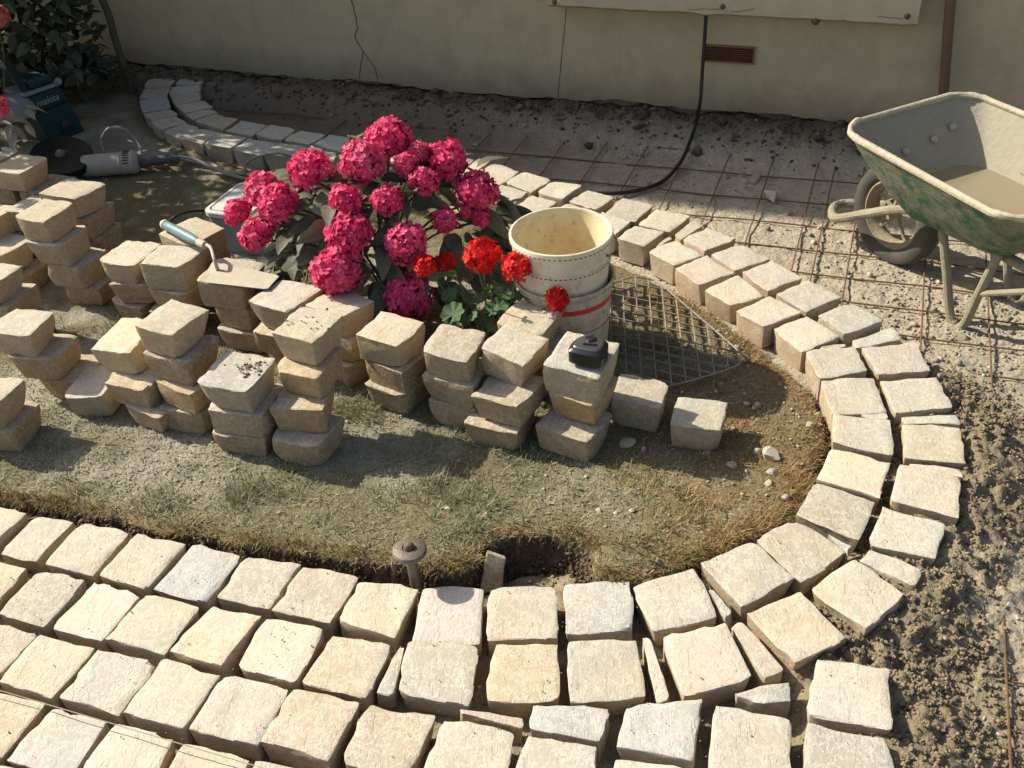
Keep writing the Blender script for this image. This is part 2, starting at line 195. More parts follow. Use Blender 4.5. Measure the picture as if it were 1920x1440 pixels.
FEAT = {'wall': ([-1.254, 5.441, 0.04], [0.924, -0.381, 0.0], [-0.381, -0.924, 0.0]),
 'vent': [[2.377, 0.335], [2.599, 0.335], [2.598, 0.26], [2.377, 0.262]],
 'slab': [[1.695, 0.489], [3.232, 0.481]],
 'pole': [[3.349, 0.582], [3.397, 0.152]],
 'seam': [[1.74, 0.493], [1.724, 0.349], [1.699, 0.148], [1.685, 0.038]],
 'crack1': [[0.63, 0.491], [0.638, 0.41], [0.646, 0.352], [0.646, 0.308], [0.623, 0.259], [0.646, 0.213], [0.661, 0.19], [0.637, 0.113], [0.615, 0.048]],
 'crack2': [[0.661, 0.19], [0.688, 0.151], [0.718, 0.11], [0.722, 0.05]],
 'line1': [[-0.542, 0.28], [0.048, 0.252], [0.3, 0.245], [0.621, 0.246]],
 'slabcracks': [[[2.31, 0.501], [2.379, 0.507], [2.447, 0.508]], [[2.493, 0.499], [2.548, 0.509], [2.592, 0.52]], [[3.084, 0.513], [3.135, 0.511], [3.187, 0.51]]],
 'slabbolts': [[2.458, 0.52], [3.199, 0.519], [2.846, 0.481], [1.708, 0.504]],
 'cable': [[0.926, 4.476, 0.626], [0.927, 4.476, 0.539], [0.926, 4.466, 0.408], [0.92, 4.446, 0.252], [0.91, 4.407, 0.122], [0.899, 4.437, 0.0], [0.854, 4.324, -0.04],
           [0.794, 4.196, -0.07], [0.701, 4.048, -0.08], [0.599, 3.972, -0.08], [0.492, 3.929, -0.07], [0.404, 3.941, -0.07]],
 'heads': [[-0.344, 3.151, 0.537, 0.0735], [-0.421, 3.026, 0.514, 0.0742], [-0.602, 3.069, 0.484, 0.0661], [-0.165, 3.094, 0.474, 0.067], [-0.078, 3.031, 0.388, 0.0693],
           [-0.236, 2.975, 0.459, 0.0447], [-0.289, 3.018, 0.498, 0.041], [-0.251, 3.09, 0.51, 0.0348], [-0.477, 2.911, 0.436, 0.0485], [-0.348, 2.907, 0.438, 0.0482],
           [-0.473, 2.851, 0.37, 0.0708], [-0.299, 2.828, 0.327, 0.0664], [-0.179, 2.899, 0.361, 0.0403], [-0.067, 2.969, 0.328, 0.0302], [-0.518, 2.802, 0.264, 0.0751],
           [-0.306, 2.773, 0.168, 0.0723], [-0.702, 3.016, 0.398, 0.062], [-0.785, 3.189, 0.365, 0.0609], [-0.876, 3.148, 0.316, 0.0491], [-0.8, 3.036, 0.286, 0.0578],
           [-0.114, 2.949, 0.361, 0.019], [-0.498, 2.949, 0.462, 0.0217], [-0.542, 3.027, 0.493, 0.0249]],
 'ger': [[-0.065, 2.74, 0.319, 0.05], [0.037, 2.66, 0.315, 0.043], [0.148, 2.6, 0.23, 0.034], [-0.24, 2.74, 0.29, 0.032], [-0.185, 2.84, 0.248, 0.0299]],
 'gerleaf': [[-0.162, 2.62, 0.191, 0.0329], [-0.107, 2.66, 0.202, 0.0226], [-0.13, 2.6, 0.18, 0.0179], [-0.102, 2.6, 0.189, 0.0164], [-0.172, 2.72, 0.195, 0.0246],
             [-0.145, 2.75, 0.193, 0.0186], [-0.188, 2.8, 0.2, 0.022], [-0.01, 2.7, 0.199, 0.0275], [-0.024, 2.66, 0.182, 0.0257], [0.01, 2.68, 0.178, 0.0228],
             [0.05, 2.68, 0.2, 0.0228], [-0.065, 2.72, 0.184, 0.0246], [-0.049, 2.64, 0.182, 0.0226]],
 'gerbud': [[-0.047, 2.62, 0.266, 0.0118], [-0.151, 2.72, 0.264, 0.0137], [-0.083, 2.72, 0.297, 0.0091]],
 'marigold': [-0.952, 4.156, 0.0],
 'seedling': [[-0.73, 3.235, 0.05], [-0.812, 3.277, 0.05], [-0.694, 3.173, 0.05]],
 'tub': [[-1.139, 3.592, 0.12], [-1.046, 3.824, 0.12], [-0.691, 3.641, 0.12], [-0.745, 3.432, 0.12]],
 'tubbase': [-1.064, 3.585, -0.05],
 'trowel': {'blade': [[-0.955, 2.87, 0.212], [-0.929, 2.994, 0.212], [-0.716, 2.883, 0.212], [-0.743, 2.8, 0.212]],
            'heel': [-0.925, 2.942, 0.214],
            'neck': [-0.931, 2.954, 0.25],
            'bend': [-0.952, 3.01, 0.262],
            'fer': [-0.983, 3.041, 0.258],
            'end': [-1.17, 3.257, 0.237]},
 'tape': [[0.158, 2.336, 0.212], [0.177, 2.226, 0.212], [0.262, 2.262, 0.212], [0.246, 2.374, 0.212]],
 'stake': [-0.264, 1.743, 0.09],
 'string': [[-1.307, 1.519, 0.02], [-1.144, 1.46, 0.02], [-0.973, 1.395, 0.02], [-0.53, 1.226, 0.02], [-0.209, 1.105, 0.02]],
 'rock': [-0.076, 1.76, -0.07],
 'chips': [[0.31, 2.264, 0.066], [0.357, 2.23, 0.023], [0.53, 2.195, 0.031], [0.584, 2.139, 0.037], [0.702, 2.164, 0.068], [0.842, 2.295, 0.035], [0.689, 2.093, 0.041],
           [0.664, 2.049, 0.029], [-0.189, 2.001, 0.026], [-0.087, 1.957, 0.03], [0.203, 1.95, 0.025], [0.246, 1.938, 0.018], [0.291, 1.946, 0.027], [0.318, 1.84, 0.019],
           [-0.487, 2.007, 0.016], [-0.456, 2.0, 0.014], [-0.491, 1.973, 0.013], [0.386, 1.833, 0.015], [0.379, 1.852, 0.013], [0.402, 1.822, 0.014], [-0.033, 2.039, 0.018],
           [-0.423, 2.301, 0.016], [0.511, 2.064, 0.019], [0.734, 2.043, 0.021], [-0.637, 1.95, 0.011], [-0.415, 2.4, 0.02]],
 'gravelstones': [[1.106, 3.833, 0.094], [1.083, 4.02, 0.083], [0.977, 4.057, 0.031], [1.46, 2.751, 0.06], [1.12, 1.596, 0.019], [1.125, 1.564, 0.017], [0.135, 4.656, 0.035],
                  [-0.099, 4.576, 0.032], [-0.832, 5.021, 0.044], [-1.195, 5.639, 0.061], [-0.747, 5.271, 0.069], [1.146, 3.69, 0.036], [0.739, 3.559, 0.039]],
 'grate': [[0.407, 3.141], [0.456, 3.158], [0.502, 3.145], [0.54, 3.084], [0.618, 2.899], [0.711, 2.664], [0.713, 2.619], [0.682, 2.57], [0.498, 2.499], [0.349, 2.474],
           [0.253, 2.47], [0.265, 2.76], [0.331, 3.054]],
 'gratebar': [[[0.409, 3.126], [0.359, 2.628]], [[0.453, 3.151], [0.395, 2.583]], [[0.367, 2.938], [0.66, 2.747]]],
 'grinder': {'guard': [-1.955, 4.411, 0.1], 'b0': [-1.909, 4.402, 0.03], 'b1': [-1.618, 4.418, 0.03], 'h0': [-1.611, 4.429, 0.03], 'h1': [-1.456, 4.405, 0.02]},
 'grindercable': [[-1.469, 4.407, 0.02], [-1.377, 4.404, 0.0], [-1.278, 4.357, -0.03], [-1.169, 4.277, -0.04], [-1.064, 4.217, -0.04], [-0.969, 4.203, -0.04],
                  [-0.876, 4.206, -0.04]],
 'cable2': [[-1.816, 4.55, 0.0], [-1.822, 4.575, 0.05], [-1.752, 4.529, 0.12], [-1.673, 4.504, 0.12], [-1.645, 4.522, 0.06], [-1.606, 4.446, 0.03]],
 'cable3': [[-1.55, 4.481, -0.04], [-1.504, 4.481, -0.03], [-1.422, 4.469, -0.03], [-1.289, 4.4, -0.04], [-1.128, 4.272, -0.03], [-1.106, 4.257, 0.02], [-1.043, 4.265, 0.05],
            [-0.952, 4.28, 0.05], [-0.896, 4.319, 0.0], [-0.863, 4.289, -0.04]],
 'cable4': [[-1.476, 4.489, -0.03], [-1.322, 4.447, -0.04], [-1.229, 4.344, -0.04], [-1.135, 4.284, -0.04], [-1.024, 4.256, -0.04], [-0.868, 4.15, -0.04]],
 'cable5': [[-1.255, 3.563, 0.1], [-1.226, 3.563, 0.12], [-1.22, 3.676, 0.08], [-1.224, 3.855, -0.0], [-1.155, 3.949, -0.05]],
 'machine': {'bl': [-2.235, 4.887, -0.05], 'br': [-2.062, 4.942, -0.05], 'top': [-2.099, 4.944, 0.22]},
 'leftheads': [[-2.13, 4.648, 0.6, 0.055], [-1.845, 3.779, 0.5, 0.05]],
 'petals': [[0.641, 4.029, -0.08], [1.031, 3.925, -0.08], [1.043, 3.95, -0.08]]}

# ------------------------------------------------------------------ helpers
def tag(o, label=None, cat=None, group=None, kind=None):
    if label: o['label'] = label
    if cat: o['category'] = cat
    if group: o['group'] = group
    if kind: o['kind'] = kind
    return o

def obj(name, me, mat=None, parent=None, loc=None, rotz=0.0):
    o = bpy.data.objects.new(name, me)
    COL.objects.link(o)
    if mat is not None and not me.materials:
        me.materials.append(mat)
    if parent is not None: o.parent = parent
    if loc is not None: o.location = loc
    if rotz: o.rotation_euler = (0, 0, rotz)
    return o

def empty(name, loc=(0, 0, 0), rotz=0.0):
    o = bpy.data.objects.new(name, None)
    o.empty_display_size = 0.05
    COL.objects.link(o)
    o.location = loc
    o.rotation_euler = (0, 0, rotz)
    return o

def mesh(name, verts, faces, smooth=True, sharp=None):
    me = bpy.data.meshes.new(name)
    me.from_pydata([tuple(map(float, v)) for v in verts], [], [tuple(map(int, f)) for f in faces])
    me.update()
    if smooth:
        me.polygons.foreach_set('use_smooth', [True] * len(me.polygons))
        if sharp: me.set_sharp_from_angle(angle=R(sharp))
    return me

def mesh_np(name, verts, faces, smooth=False):
    """verts (n,3); faces (m,k) all with k corners"""
    me = bpy.data.meshes.new(name)
    n, m, k = len(verts), len(faces), faces.shape[1]
    me.vertices.add(n)
    me.vertices.foreach_set('co', np.ascontiguousarray(verts, dtype=np.float32).ravel())
    me.loops.add(m * k)
    me.loops.foreach_set('vertex_index', np.ascontiguousarray(faces, dtype=np.int32).ravel())
    me.polygons.add(m)
    me.polygons.foreach_set('loop_start', np.arange(0, m * k, k, dtype=np.int32))
    me.polygons.foreach_set('loop_total', np.full(m, k, dtype=np.int32))
    if smooth: me.polygons.foreach_set('use_smooth', np.ones(m, dtype=bool))
    me.update(calc_edges=True)
    return me

class MB:
    """collects shapes into one mesh"""
    def __init__(s): s.v = []; s.f = []
    def add(s, v, f):
        b = len(s.v); s.v += [tuple(map(float, p)) for p in v]; s.f += [tuple(i + b for i in q) for q in f]
        return s
    def box(s, c, d, rz=0.0, M=None):
        v = [(x * d[0] / 2, y * d[1] / 2, z * d[2] / 2) for z in (-1, 1) for x, y in ((-1, -1), (1, -1), (1, 1), (-1, 1))]
        m = Matrix.Rotation(rz, 3, 'Z') if M is None else M
        v = [m @ Vector(p) + Vector(c) for p in v]
        return s.add(v, [(3, 2, 1, 0), (4, 5, 6, 7), (0, 1, 5, 4), (1, 2, 6, 5), (2, 3, 7, 6), (3, 0, 4, 7)])
    def tube(s, pts, r, n=8, cap=True, flat=1.0):
        pts = [Vector(p) for p in pts]; N = len(pts)
        rs = r if hasattr(r, '__len__') else [r] * N
        t = (pts[1] - pts[0]).normalized()
        up = Vector((0, 0, 1)) if abs(t.z) < .9 else Vector((1, 0, 0))
        a = t.cross(up).normalized()
        v = []; f = []
        for i, p in enumerate(pts):
            t = (pts[min(i + 1, N - 1)] - pts[max(i - 1, 0)]).normalized()
            a = (a - t * a.dot(t)).normalized(); b = t.cross(a)
            for k in range(n):
                w = 2 * math.pi * k / n
                v.append(p + (a * math.cos(w) + b * math.sin(w) * flat) * rs[i])
        for i in range(N - 1):
            for k in range(n):
                f.append((i * n + k, i * n + (k + 1) % n, (i + 1) * n + (k + 1) % n, (i + 1) * n + k))
        if cap:
            f.append(tuple(range(n - 1, -1, -1))); f.append(tuple((N - 1) * n + k for k in range(n)))
        return s.add(v, f)
    def lathe(s, prof, n=40, M=None, a0=0.0, a1=2 * math.pi):
        full = abs(a1 - a0) > 6.28
        cols = n if full else n + 1
        v = []; f = []
        for k in range(cols):
            w = a0 + (a1 - a0) * k / n
            for r, z in prof:
                p = Vector((r * math.cos(w), r * math.sin(w), z))
                v.append(M @ p if M is not None else p)
        L = len(prof)
        for k in range(n):
            k2 = (k + 1) % cols
            for j in range(L - 1):
                f.append((k * L + j, k2 * L + j, k2 * L + j + 1, k * L + j + 1))
        return s.add(v, f)
    def me(s, name, smooth=True, sharp=35):
        return mesh(name, s.v, s.f, smooth, sharp)
    def build(s, name, mat, parent=None, loc=None, smooth=True, sharp=35, rotz=0.0):
        return obj(name, s.me(name, smooth, sharp), mat, parent, loc, rotz)

def spline(pts, sub=8):
    P = [Vector(p) for p in pts]; out = []
    for i in range(len(P) - 1):
        p0, p1, p2, p3 = P[max(i - 1, 0)], P[i], P[i + 1], P[min(i + 2, len(P) - 1)]
        for k in range(sub):
            t = k / sub
            out.append(.5 * ((2 * p1) + (p2 - p0) * t + (2 * p0 - 5 * p1 + 4 * p2 - p3) * t * t + (3 * p1 - p0 - 3 * p2 + p3) * t ** 3))
    out.append(P[-1])
    return out

def _h(x, y, s):
    h = (x.astype(np.int64) * 374761393 + y.astype(np.int64) * 668265263 + s * 1442695041) & 0xffffffff
    h = ((h ^ (h >> 13)) * 1274126177) & 0xffffffff
    return ((h ^ (h >> 16)) & 0xffff) / 65535.0

def vnoise(x, y, seed=0):
    xi, yi = np.floor(x), np.floor(y)
    fx, fy = x - xi, y - yi
    fx = fx * fx * (3 - 2 * fx); fy = fy * fy * (3 - 2 * fy)
    a, b = _h(xi, yi, seed), _h(xi + 1, yi, seed)
    c, d = _h(xi, yi + 1, seed), _h(xi + 1, yi + 1, seed)
    return (a + (b - a) * fx) * (1 - fy) + (c + (d - c) * fx) * fy

def fbm(x, y, seed=0, octv=4):
    s = 0; a = .5; n = 0
    for k in range(octv):
        s = s + a * vnoise(x * 2 ** k, y * 2 ** k, seed + k); n += a; a *= .5
    return s / n * 2 - 1

def sstep(a, b, x):
    t = np.clip((x - a) / (b - a), 0, 1)
    return t * t * (3 - 2 * t)

def poly_inside(x, y, poly):
    c = np.zeros(x.shape, bool)
    n = len(poly); j = n - 1
    for i in range(n):
        xi, yi = poly[i]; xj, yj = poly[j]
        if yi != yj:
            c ^= ((yi > y) != (yj > y)) & (x < (xj - xi) * (y - yi) / (yj - yi) + xi)
        j = i
    return c

def line_dist(x, y, pts, closed=False):
    d = np.full(x.shape, 1e9)
    L = list(zip(pts[:-1], pts[1:])) + ([(pts[-1], pts[0])] if closed else [])
    for (ax, ay), (bx, by) in L:
        vx, vy = bx - ax, by - ay
        t = np.clip(((x - ax) * vx + (y - ay) * vy) / (vx * vx + vy * vy + 1e-12), 0, 1)
        d = np.minimum(d, np.hypot(x - ax - t * vx, y - ay - t * vy))
    return d

# ------------------------------------------------------------------ materials
class NM:
    def __init__(s, name):
        s.m = bpy.data.materials.new(name); s.m.use_nodes = True
        s.t = s.m.node_tree; s.n = s.t.nodes
        s.b = s.n['Principled BSDF']
        s.co = None
    def new(s, typ, **kw):
        nd = s.n.new(typ)
        for k, v in kw.items():
            if k.startswith('i_'): nd.inputs[int(k[2:])].default_value = v
            else: setattr(nd, k, v)
        return nd
    def link(s, a, b): s.t.links.new(a, b)
    def coords(s, rand=False):
        if s.co is not None: return s.co
        tc = s.new('ShaderNodeTexCoord'); out = tc.outputs['Object']
        if rand:
            oi = s.new('ShaderNodeObjectInfo'); mul = s.new('ShaderNodeMath', operation='MULTIPLY'); mul.inputs[1].default_value = 37.0
            s.link(oi.outputs['Random'], mul.inputs[0])
            ad = s.new('ShaderNodeVectorMath', operation='ADD')
            s.link(out, ad.inputs[0]); s.link(mul.outputs[0], ad.inputs[1]); out = ad.outputs[0]
        s.co = out
        return out
    def noise(s, scale, detail=4, rough=.55, vec=None, dist=0.0):
        nd = s.new('ShaderNodeTexNoise'); nd.inputs['Scale'].default_value = scale
        nd.inputs['Detail'].default_value = detail; nd.inputs['Roughness'].default_value = rough
        nd.inputs['Distortion'].default_value = dist
        s.link(vec if vec is not None else s.coords(), nd.inputs['Vector'])
        return nd.outputs['Fac']
    def voro(s, scale, feature='F1', out='Distance', vec=None, rnd=1.0):
        nd = s.new('ShaderNodeTexVoronoi', feature=feature); nd.inputs['Scale'].default_value = scale
        nd.inputs['Randomness'].default_value = rnd
        s.link(vec if vec is not None else s.coords(), nd.inputs['Vector'])
        return nd.outputs[out]
    def ramp(s, fac, stops, interp='LINEAR'):
        nd = s.new('ShaderNodeValToRGB'); cr = nd.color_ramp; cr.interpolation = interp
        while len(cr.elements) < len(stops): cr.elements.new(.5)
        for e, (p, c) in zip(cr.elements, stops):
            e.position = p; e.color = tuple(c) + (1,) if hasattr(c, '__len__') else (c, c, c, 1)
        s.link(fac, nd.inputs[0])
        return nd.outputs[0]
    def mix(s, fac, a, b, typ='MIX'):
        nd = s.new('ShaderNodeMix', data_type='RGBA', blend_type=typ)
        for inp, v in ((nd.inputs[0], fac), (nd.inputs[6], a), (nd.inputs[7], b)):
            if hasattr(v, 'is_linked'): s.link(v, inp)
            elif hasattr(v, '__len__'): inp.default_value = tuple(v) + ((1,) if len(v) == 3 else ())
            else: inp.default_value = v
        return nd.outputs[2]
    def math(s, op, a, b=None):
        nd = s.new('ShaderNodeMath', operation=op)
        for inp, v in zip(nd.inputs, (a, b)):
            if v is None: continue
            if hasattr(v, 'is_linked'): s.link(v, inp)
            else: inp.default_value = v
        return nd.outputs[0]
    def color(s, c):
        if hasattr(c, 'is_linked'): s.link(c, s.b.inputs['Base Color'])
        else: s.b.inputs['Base Color'].default_value = tuple(c) + (1,)
        return s
    def rough(s, r):
        if hasattr(r, 'is_linked'): s.link(r, s.b.inputs['Roughness'])
        else: s.b.inputs['Roughness'].default_value = r
        return s
    def bump(s, hgt, strength=.5, dist=.005, prev=None):
        nd = s.new('ShaderNodeBump'); nd.inputs['Strength'].default_value = strength; nd.inputs['Distance'].default_value = dist
        s.link(hgt, nd.inputs['Height'])
        if prev is not None: s.link(prev, nd.inputs['Normal'])
        s.link(nd.outputs[0], s.b.inputs['Normal'])
        return nd.outputs[0]
    def spec(s, v): s.b.inputs['Specular IOR Level'].default_value = v; return s
    def island(s):
        return s.new('ShaderNodeNewGeometry').outputs['Random Per Island']
    def objrand(s):
        return s.new('ShaderNodeObjectInfo').outputs['Random']
    def translucent(s, col, fac):
        tr = s.new('ShaderNodeBsdfTranslucent')
        if hasattr(col, 'is_linked'): s.link(col, tr.inputs[0])
        else: tr.inputs[0].default_value = tuple(col) + (1,)
        mx = s.new('ShaderNodeMixShader'); mx.inputs[0].default_value = fac
        out = s.n['Material Output']
        s.link(s.b.outputs[0], mx.inputs[1]); s.link(tr.outputs[0], mx.inputs[2]); s.link(mx.outputs[0], out.inputs[0])
        return s

def simple(name, c, rough=.6, metal=0.0, var=.15, scale=30, bump=.0, bscale=80, spec=.4):
    m = NM(name); n = m.noise(scale)
    m.color(m.mix(n, [x * (1 - var) for x in c], [min(1, x * (1 + var)) for x in c]))
    m.rough(rough).spec(spec); m.b.inputs['Metallic'].default_value = metal
    if bump: m.bump(m.noise(bscale, 5), bump, .004)
    return m.m

def sandstone():
    m = NM('riven_sandstone'); m.coords(rand=True)
    oi = m.new('ShaderNodeObjectInfo').outputs['Color']
    big = m.noise(8, 2, .6, dist=.3); mid = m.noise(30, 5, .75, dist=.25)
    c = m.mix(m.ramp(big, [(.36, 0), (.68, .75)]), oi, m.mix(1.0, oi, (1.06, .96, .84), 'MULTIPLY'))
    c = m.mix(m.ramp(mid, [(.30, .0), (.44, .35), (.49, .30), (.52, .0), (.62, .5)]), c, m.mix(1.0, c, (.80, .785, .765), 'MULTIPLY'))
    c = m.mix(m.ramp(mid, [(.49, 0), (.525, .6), (.56, 0)]), c, (.66, .60, .49))
    # split faces keep the browner heart of the stone, worn upper faces carry cutting dust
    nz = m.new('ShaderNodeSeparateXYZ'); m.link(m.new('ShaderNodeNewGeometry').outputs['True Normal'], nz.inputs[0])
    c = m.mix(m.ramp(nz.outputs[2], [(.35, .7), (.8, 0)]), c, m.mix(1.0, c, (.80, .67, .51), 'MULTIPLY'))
    pit = m.ramp(m.voro(62), [(.05, 1), (.09, 0)])
    c = m.mix(m.math('MULTIPLY', pit, m.ramp(big, [(.52, 0), (.6, .6)])), c, (.14, .11, .08))
    m.color(c).rough(.9).spec(.2)
    mp = m.new('ShaderNodeMapping'); mp.inputs['Scale'].default_value = (1.0, .38, 1.0); m.link(m.coords(), mp.inputs[0])
    lay = m.ramp(m.noise(13, 5, .62, vec=mp.outputs[0]), [(.30, 0), (.43, .22), (.435, .42), (.55, .5), (.556, .74), (.75, 1)])
    fine = m.noise(130, 4, .8)
    m.bump(m.math('ADD', m.math('MULTIPLY', lay, .9), m.math('MULTIPLY', fine, .75)), .62, .0044)
    return m.m

M = {}
M['stone'] = sandstone()
M['sawn'] = simple('sawn_stone_face', (.50, .50, .48), .7, var=.06, scale=60, bump=.1)

def ground_mat():
    m = NM('gravel_subbase'); co = m.coords()
    at_m = m.new('ShaderNodeAttribute', attribute_name='mortar').outputs['Fac']
    at_e = m.new('ShaderNodeAttribute', attribute_name='earth').outputs['Fac']
    n1 = m.noise(3.2, 6, .6); n2 = m.noise(22, 5, .65); n3 = m.noise(150, 4, .6)
    sand = m.mix(n1, (.40, .325, .225), (.37, .33, .26))
    sand = m.mix(m.ramp(n2, [(.35, 0), (.65, .8)]), sand, (.47, .41, .31))
    vc = m.voro(75, out='Color'); vd = m.voro(75)
    sc = m.new('ShaderNodeSeparateColor'); m.link(vc, sc.inputs[0])
    pebc = m.ramp(sc.outputs[0], [(0, (.20, .18, .15)), (.5, (.34, .30, .24)), (1, (.50, .47, .40))])
    pm = m.math('MULTIPLY', m.ramp(vd, [(.25, 1), (.5, 0)]), m.ramp(m.noise(6, 3), [(.4, 0), (.6, .75)]))
    c = m.mix(pm, sand, pebc)
    patch = m.ramp(m.noise(2.1, 5, .7), [(.56, 0), (.66, .55)])
    c = m.mix(patch, c, (.50, .46, .38))
    mort = m.mix(n2, (.20, .16, .10), (.30, .245, .16))
    c = m.mix(at_m, c, mort)
    earth = m.mix(n2, (.060, .040, .024), (.13, .090, .055))
    c = m.mix(at_e, c, earth)
    c = m.mix(m.ramp(n3, [(.3, .5), (.5, 0)]), c, m.mix(1.0, c, (.6, .58, .55), 'MULTIPLY'))
    m.color(c).rough(.95).spec(.15)
    m.bump(m.math('SUBTRACT', m.noise(60, 5, .75), m.math('MULTIPLY', vd, .4)), .8, .012)
    return m.m
M['ground'] = ground_mat()

def lawn_mat():
    m = NM('dusty_turf_soil')
    at_d = m.new('ShaderNodeAttribute', attribute_name='dust').outputs['Fac']
    n1 = m.noise(5, 5, .6); n2 = m.noise(45, 6, .7); n3 = m.noise(200, 3)
    c = m.mix(m.ramp(n1, [(.35, 0), (.65, 1)]), (.18, .145, .082), (.25, .205, .12))
    c = m.mix(m.ramp(n2, [(.4, 0), (.65, .7)]), c, (.21, .21, .125))
    at_r = m.new('ShaderNodeAttribute', attribute_name='dry').outputs['Fac']
    c = m.mix(at_r, c, m.mix(n2, (.21, .135, .065), (.33, .225, .12)))
    c = m.mix(at_d, c, m.mix(n2, (.32, .295, .22), (.47, .43, .335)))
    c = m.mix(m.ramp(n3, [(.3, .6), (.5, 0)]), c, (.05, .04, .02))
    m.color(c).rough(.97).spec(.1)
    m.bump(m.noise(90, 4, .75), 1.0, .014)
    return m.m
M['lawn'] = lawn_mat()

def blade_mat(name, stops, tl=.25):
    m = NM(name); c = m.ramp(m.island(), stops)
    m.color(c).rough(.75).spec(.2); m.translucent(c, tl)
    return m.m
M['grass'] = blade_mat('dusty_grass', [(0, (.10, .135, .055)), (.25, (.19, .215, .12)), (.5, (.27, .265, .17)), (.7, (.39, .35, .235)), (.85, (.11, .16, .045)), (1, (.46, .40, .27))])
M['drygrass'] = blade_mat('dry_grass', [(0, (.26, .15, .06)), (.35, (.40, .26, .115)), (.6, (.46, .34, .18)), (.8, (.20, .125, .05)), (1, (.17, .18, .07))])
M['fringe'] = blade_mat('turf_edge_roots', [(0, (.21, .11, .045)), (.3, (.30, .18, .08)), (.55, (.13, .075, .035)), (.75, (.13, .16, .05)), (1, (.26, .22, .10))])
M['clip'] = blade_mat('dusty_clippings', [(0, (.20, .20, .13)), (.4, (.30, .27, .19)), (.7, (.16, .17, .095)), (1, (.42, .37, .27))], .1)

def pebble_mat(name, stops, bump=.5, bs=140):
    m = NM(name); c = m.ramp(m.island(), stops)
    c = m.mix(m.noise(70, 4), m.mix(1.0, c, (.75, .75, .75), 'MULTIPLY'), c)
    m.color(c).rough(.92).spec(.2); m.bump(m.noise(bs, 6, .7), bump, .004)
    return m.m
M['gravel'] = pebble_mat('mixed_gravel', [(0, (.24, .20, .15)), (.3, (.35, .31, .24)), (.6, (.28, .26, .22)), (.8, (.42, .33, .22)), (.92, (.52, .48, .40)), (1, (.60, .57, .50))])
M['crumb'] = pebble_mat('damp_mortar', [(0, (.19, .145, .09)), (.5, (.265, .21, .135)), (1, (.34, .275, .185))], .9, 220)
M['rubble'] = pebble_mat('earthy_rubble', [(0, (.085, .058, .036)), (.6, (.12, .085, .055)), (.9, (.17, .12, .075)), (1, (.22, .19, .15))], .9, 90)
M['chip'] = pebble_mat('pale_stone_chip', [(0, (.40, .34, .25)), (.5, (.50, .42, .30)), (1, (.46, .43, .37))], .6, 160)

def wall_mat():
    m = NM('painted_render'); n = m.noise(2.5, 5, .6); f = m.noise(220, 4, .6)
    mp = m.new('ShaderNodeMapping'); mp.inputs['Scale'].default_value = (1, 1, .22); m.link(m.coords(), mp.inputs[0])
    c = m.mix(n, (.45, .375, .225), (.54, .46, .285))
    c = m.mix(m.ramp(m.noise(11, 5, .65, vec=mp.outputs[0]), [(.5, 0), (.75, .4)]), c, (.36, .29, .18))
    c = m.mix(m.ramp(m.noise(5, 6, .7, dist=.6), [(.45, 0), (.7, .5)]), c, (.33, .265, .165))
    # splash-back dirt along the foot of the wall, peeling in places
    sep = m.new('ShaderNodeSeparateXYZ'); m.link(m.coords(), sep.inputs[0])
    hgt = m.math('ADD', sep.outputs[2], m.math('MULTIPLY', m.math('SUBTRACT', m.noise(9, 6, .7), .5), .22))
    c = m.mix(m.ramp(hgt, [(.03, .75), (.20, 0)]), c, (.22, .17, .115))
    c = m.mix(m.ramp(f, [(.3, .3), (.5, 0)]), c, (.36, .30, .20))
    m.color(c).rough(.92).spec(.2)
    m.bump(m.noise(38, 6, .8), .45, .006)
    return m.m
M['wall'] = wall_mat()
M['slab'] = simple('weathered_concrete', (.47, .40, .26), .9, var=.18, scale=9, bump=.5, bscale=70)
M['crack'] = simple('dark_crack', (.14, .11, .07), .95, var=.2)
M['terracotta'] = simple('terracotta', (.25, .115, .06), .85, var=.25, scale=60, bump=.3)
M['vent_hole'] = simple('vent_dark', (.035, .02, .014), .95)
M['pipe'] = simple('brown_pipe', (.145, .085, .05), .6, var=.25, scale=14, bump=.15)
M['black_rubber'] = simple('black_cable', (.018, .017, .016), .55, var=.3, scale=25)
M['grey_cable'] = simple('dusty_cable', (.26, .245, .21), .8, var=.3, scale=40)
M['rust'] = simple('rusty_steel', (.155, .085, .048), .9, .1, var=.45, scale=60, bump=.5, bscale=200)
M['iron'] = simple('weathered_iron', (.17, .145, .115), .6, .6, var=.35, scale=45, bump=.35, bscale=150)
M['ironred'] = simple('rusted_iron', (.17, .10, .065), .75, .4, var=.35, scale=60, bump=.4, bscale=150)

# ------------------------------------------------------------------ ground, lawn
WA, WD, WN = (Vector(v) for v in FEAT['wall'])
WA2 = Vector((WA.x, WA.y, 0))
def W(s, z, off=0.0):
    return WA2 + WD * s + WN * off + Vector((0, 0, z))

def lawn_level(x, y):
    return -.006 - .052 * sstep(1.78, 2.25, y + .25 * np.clip(x - .3, 0, 1.2))

def wall_dist(x, y):
    return (x - WA.x) * WN.x + (y - WA.y) * WN.y

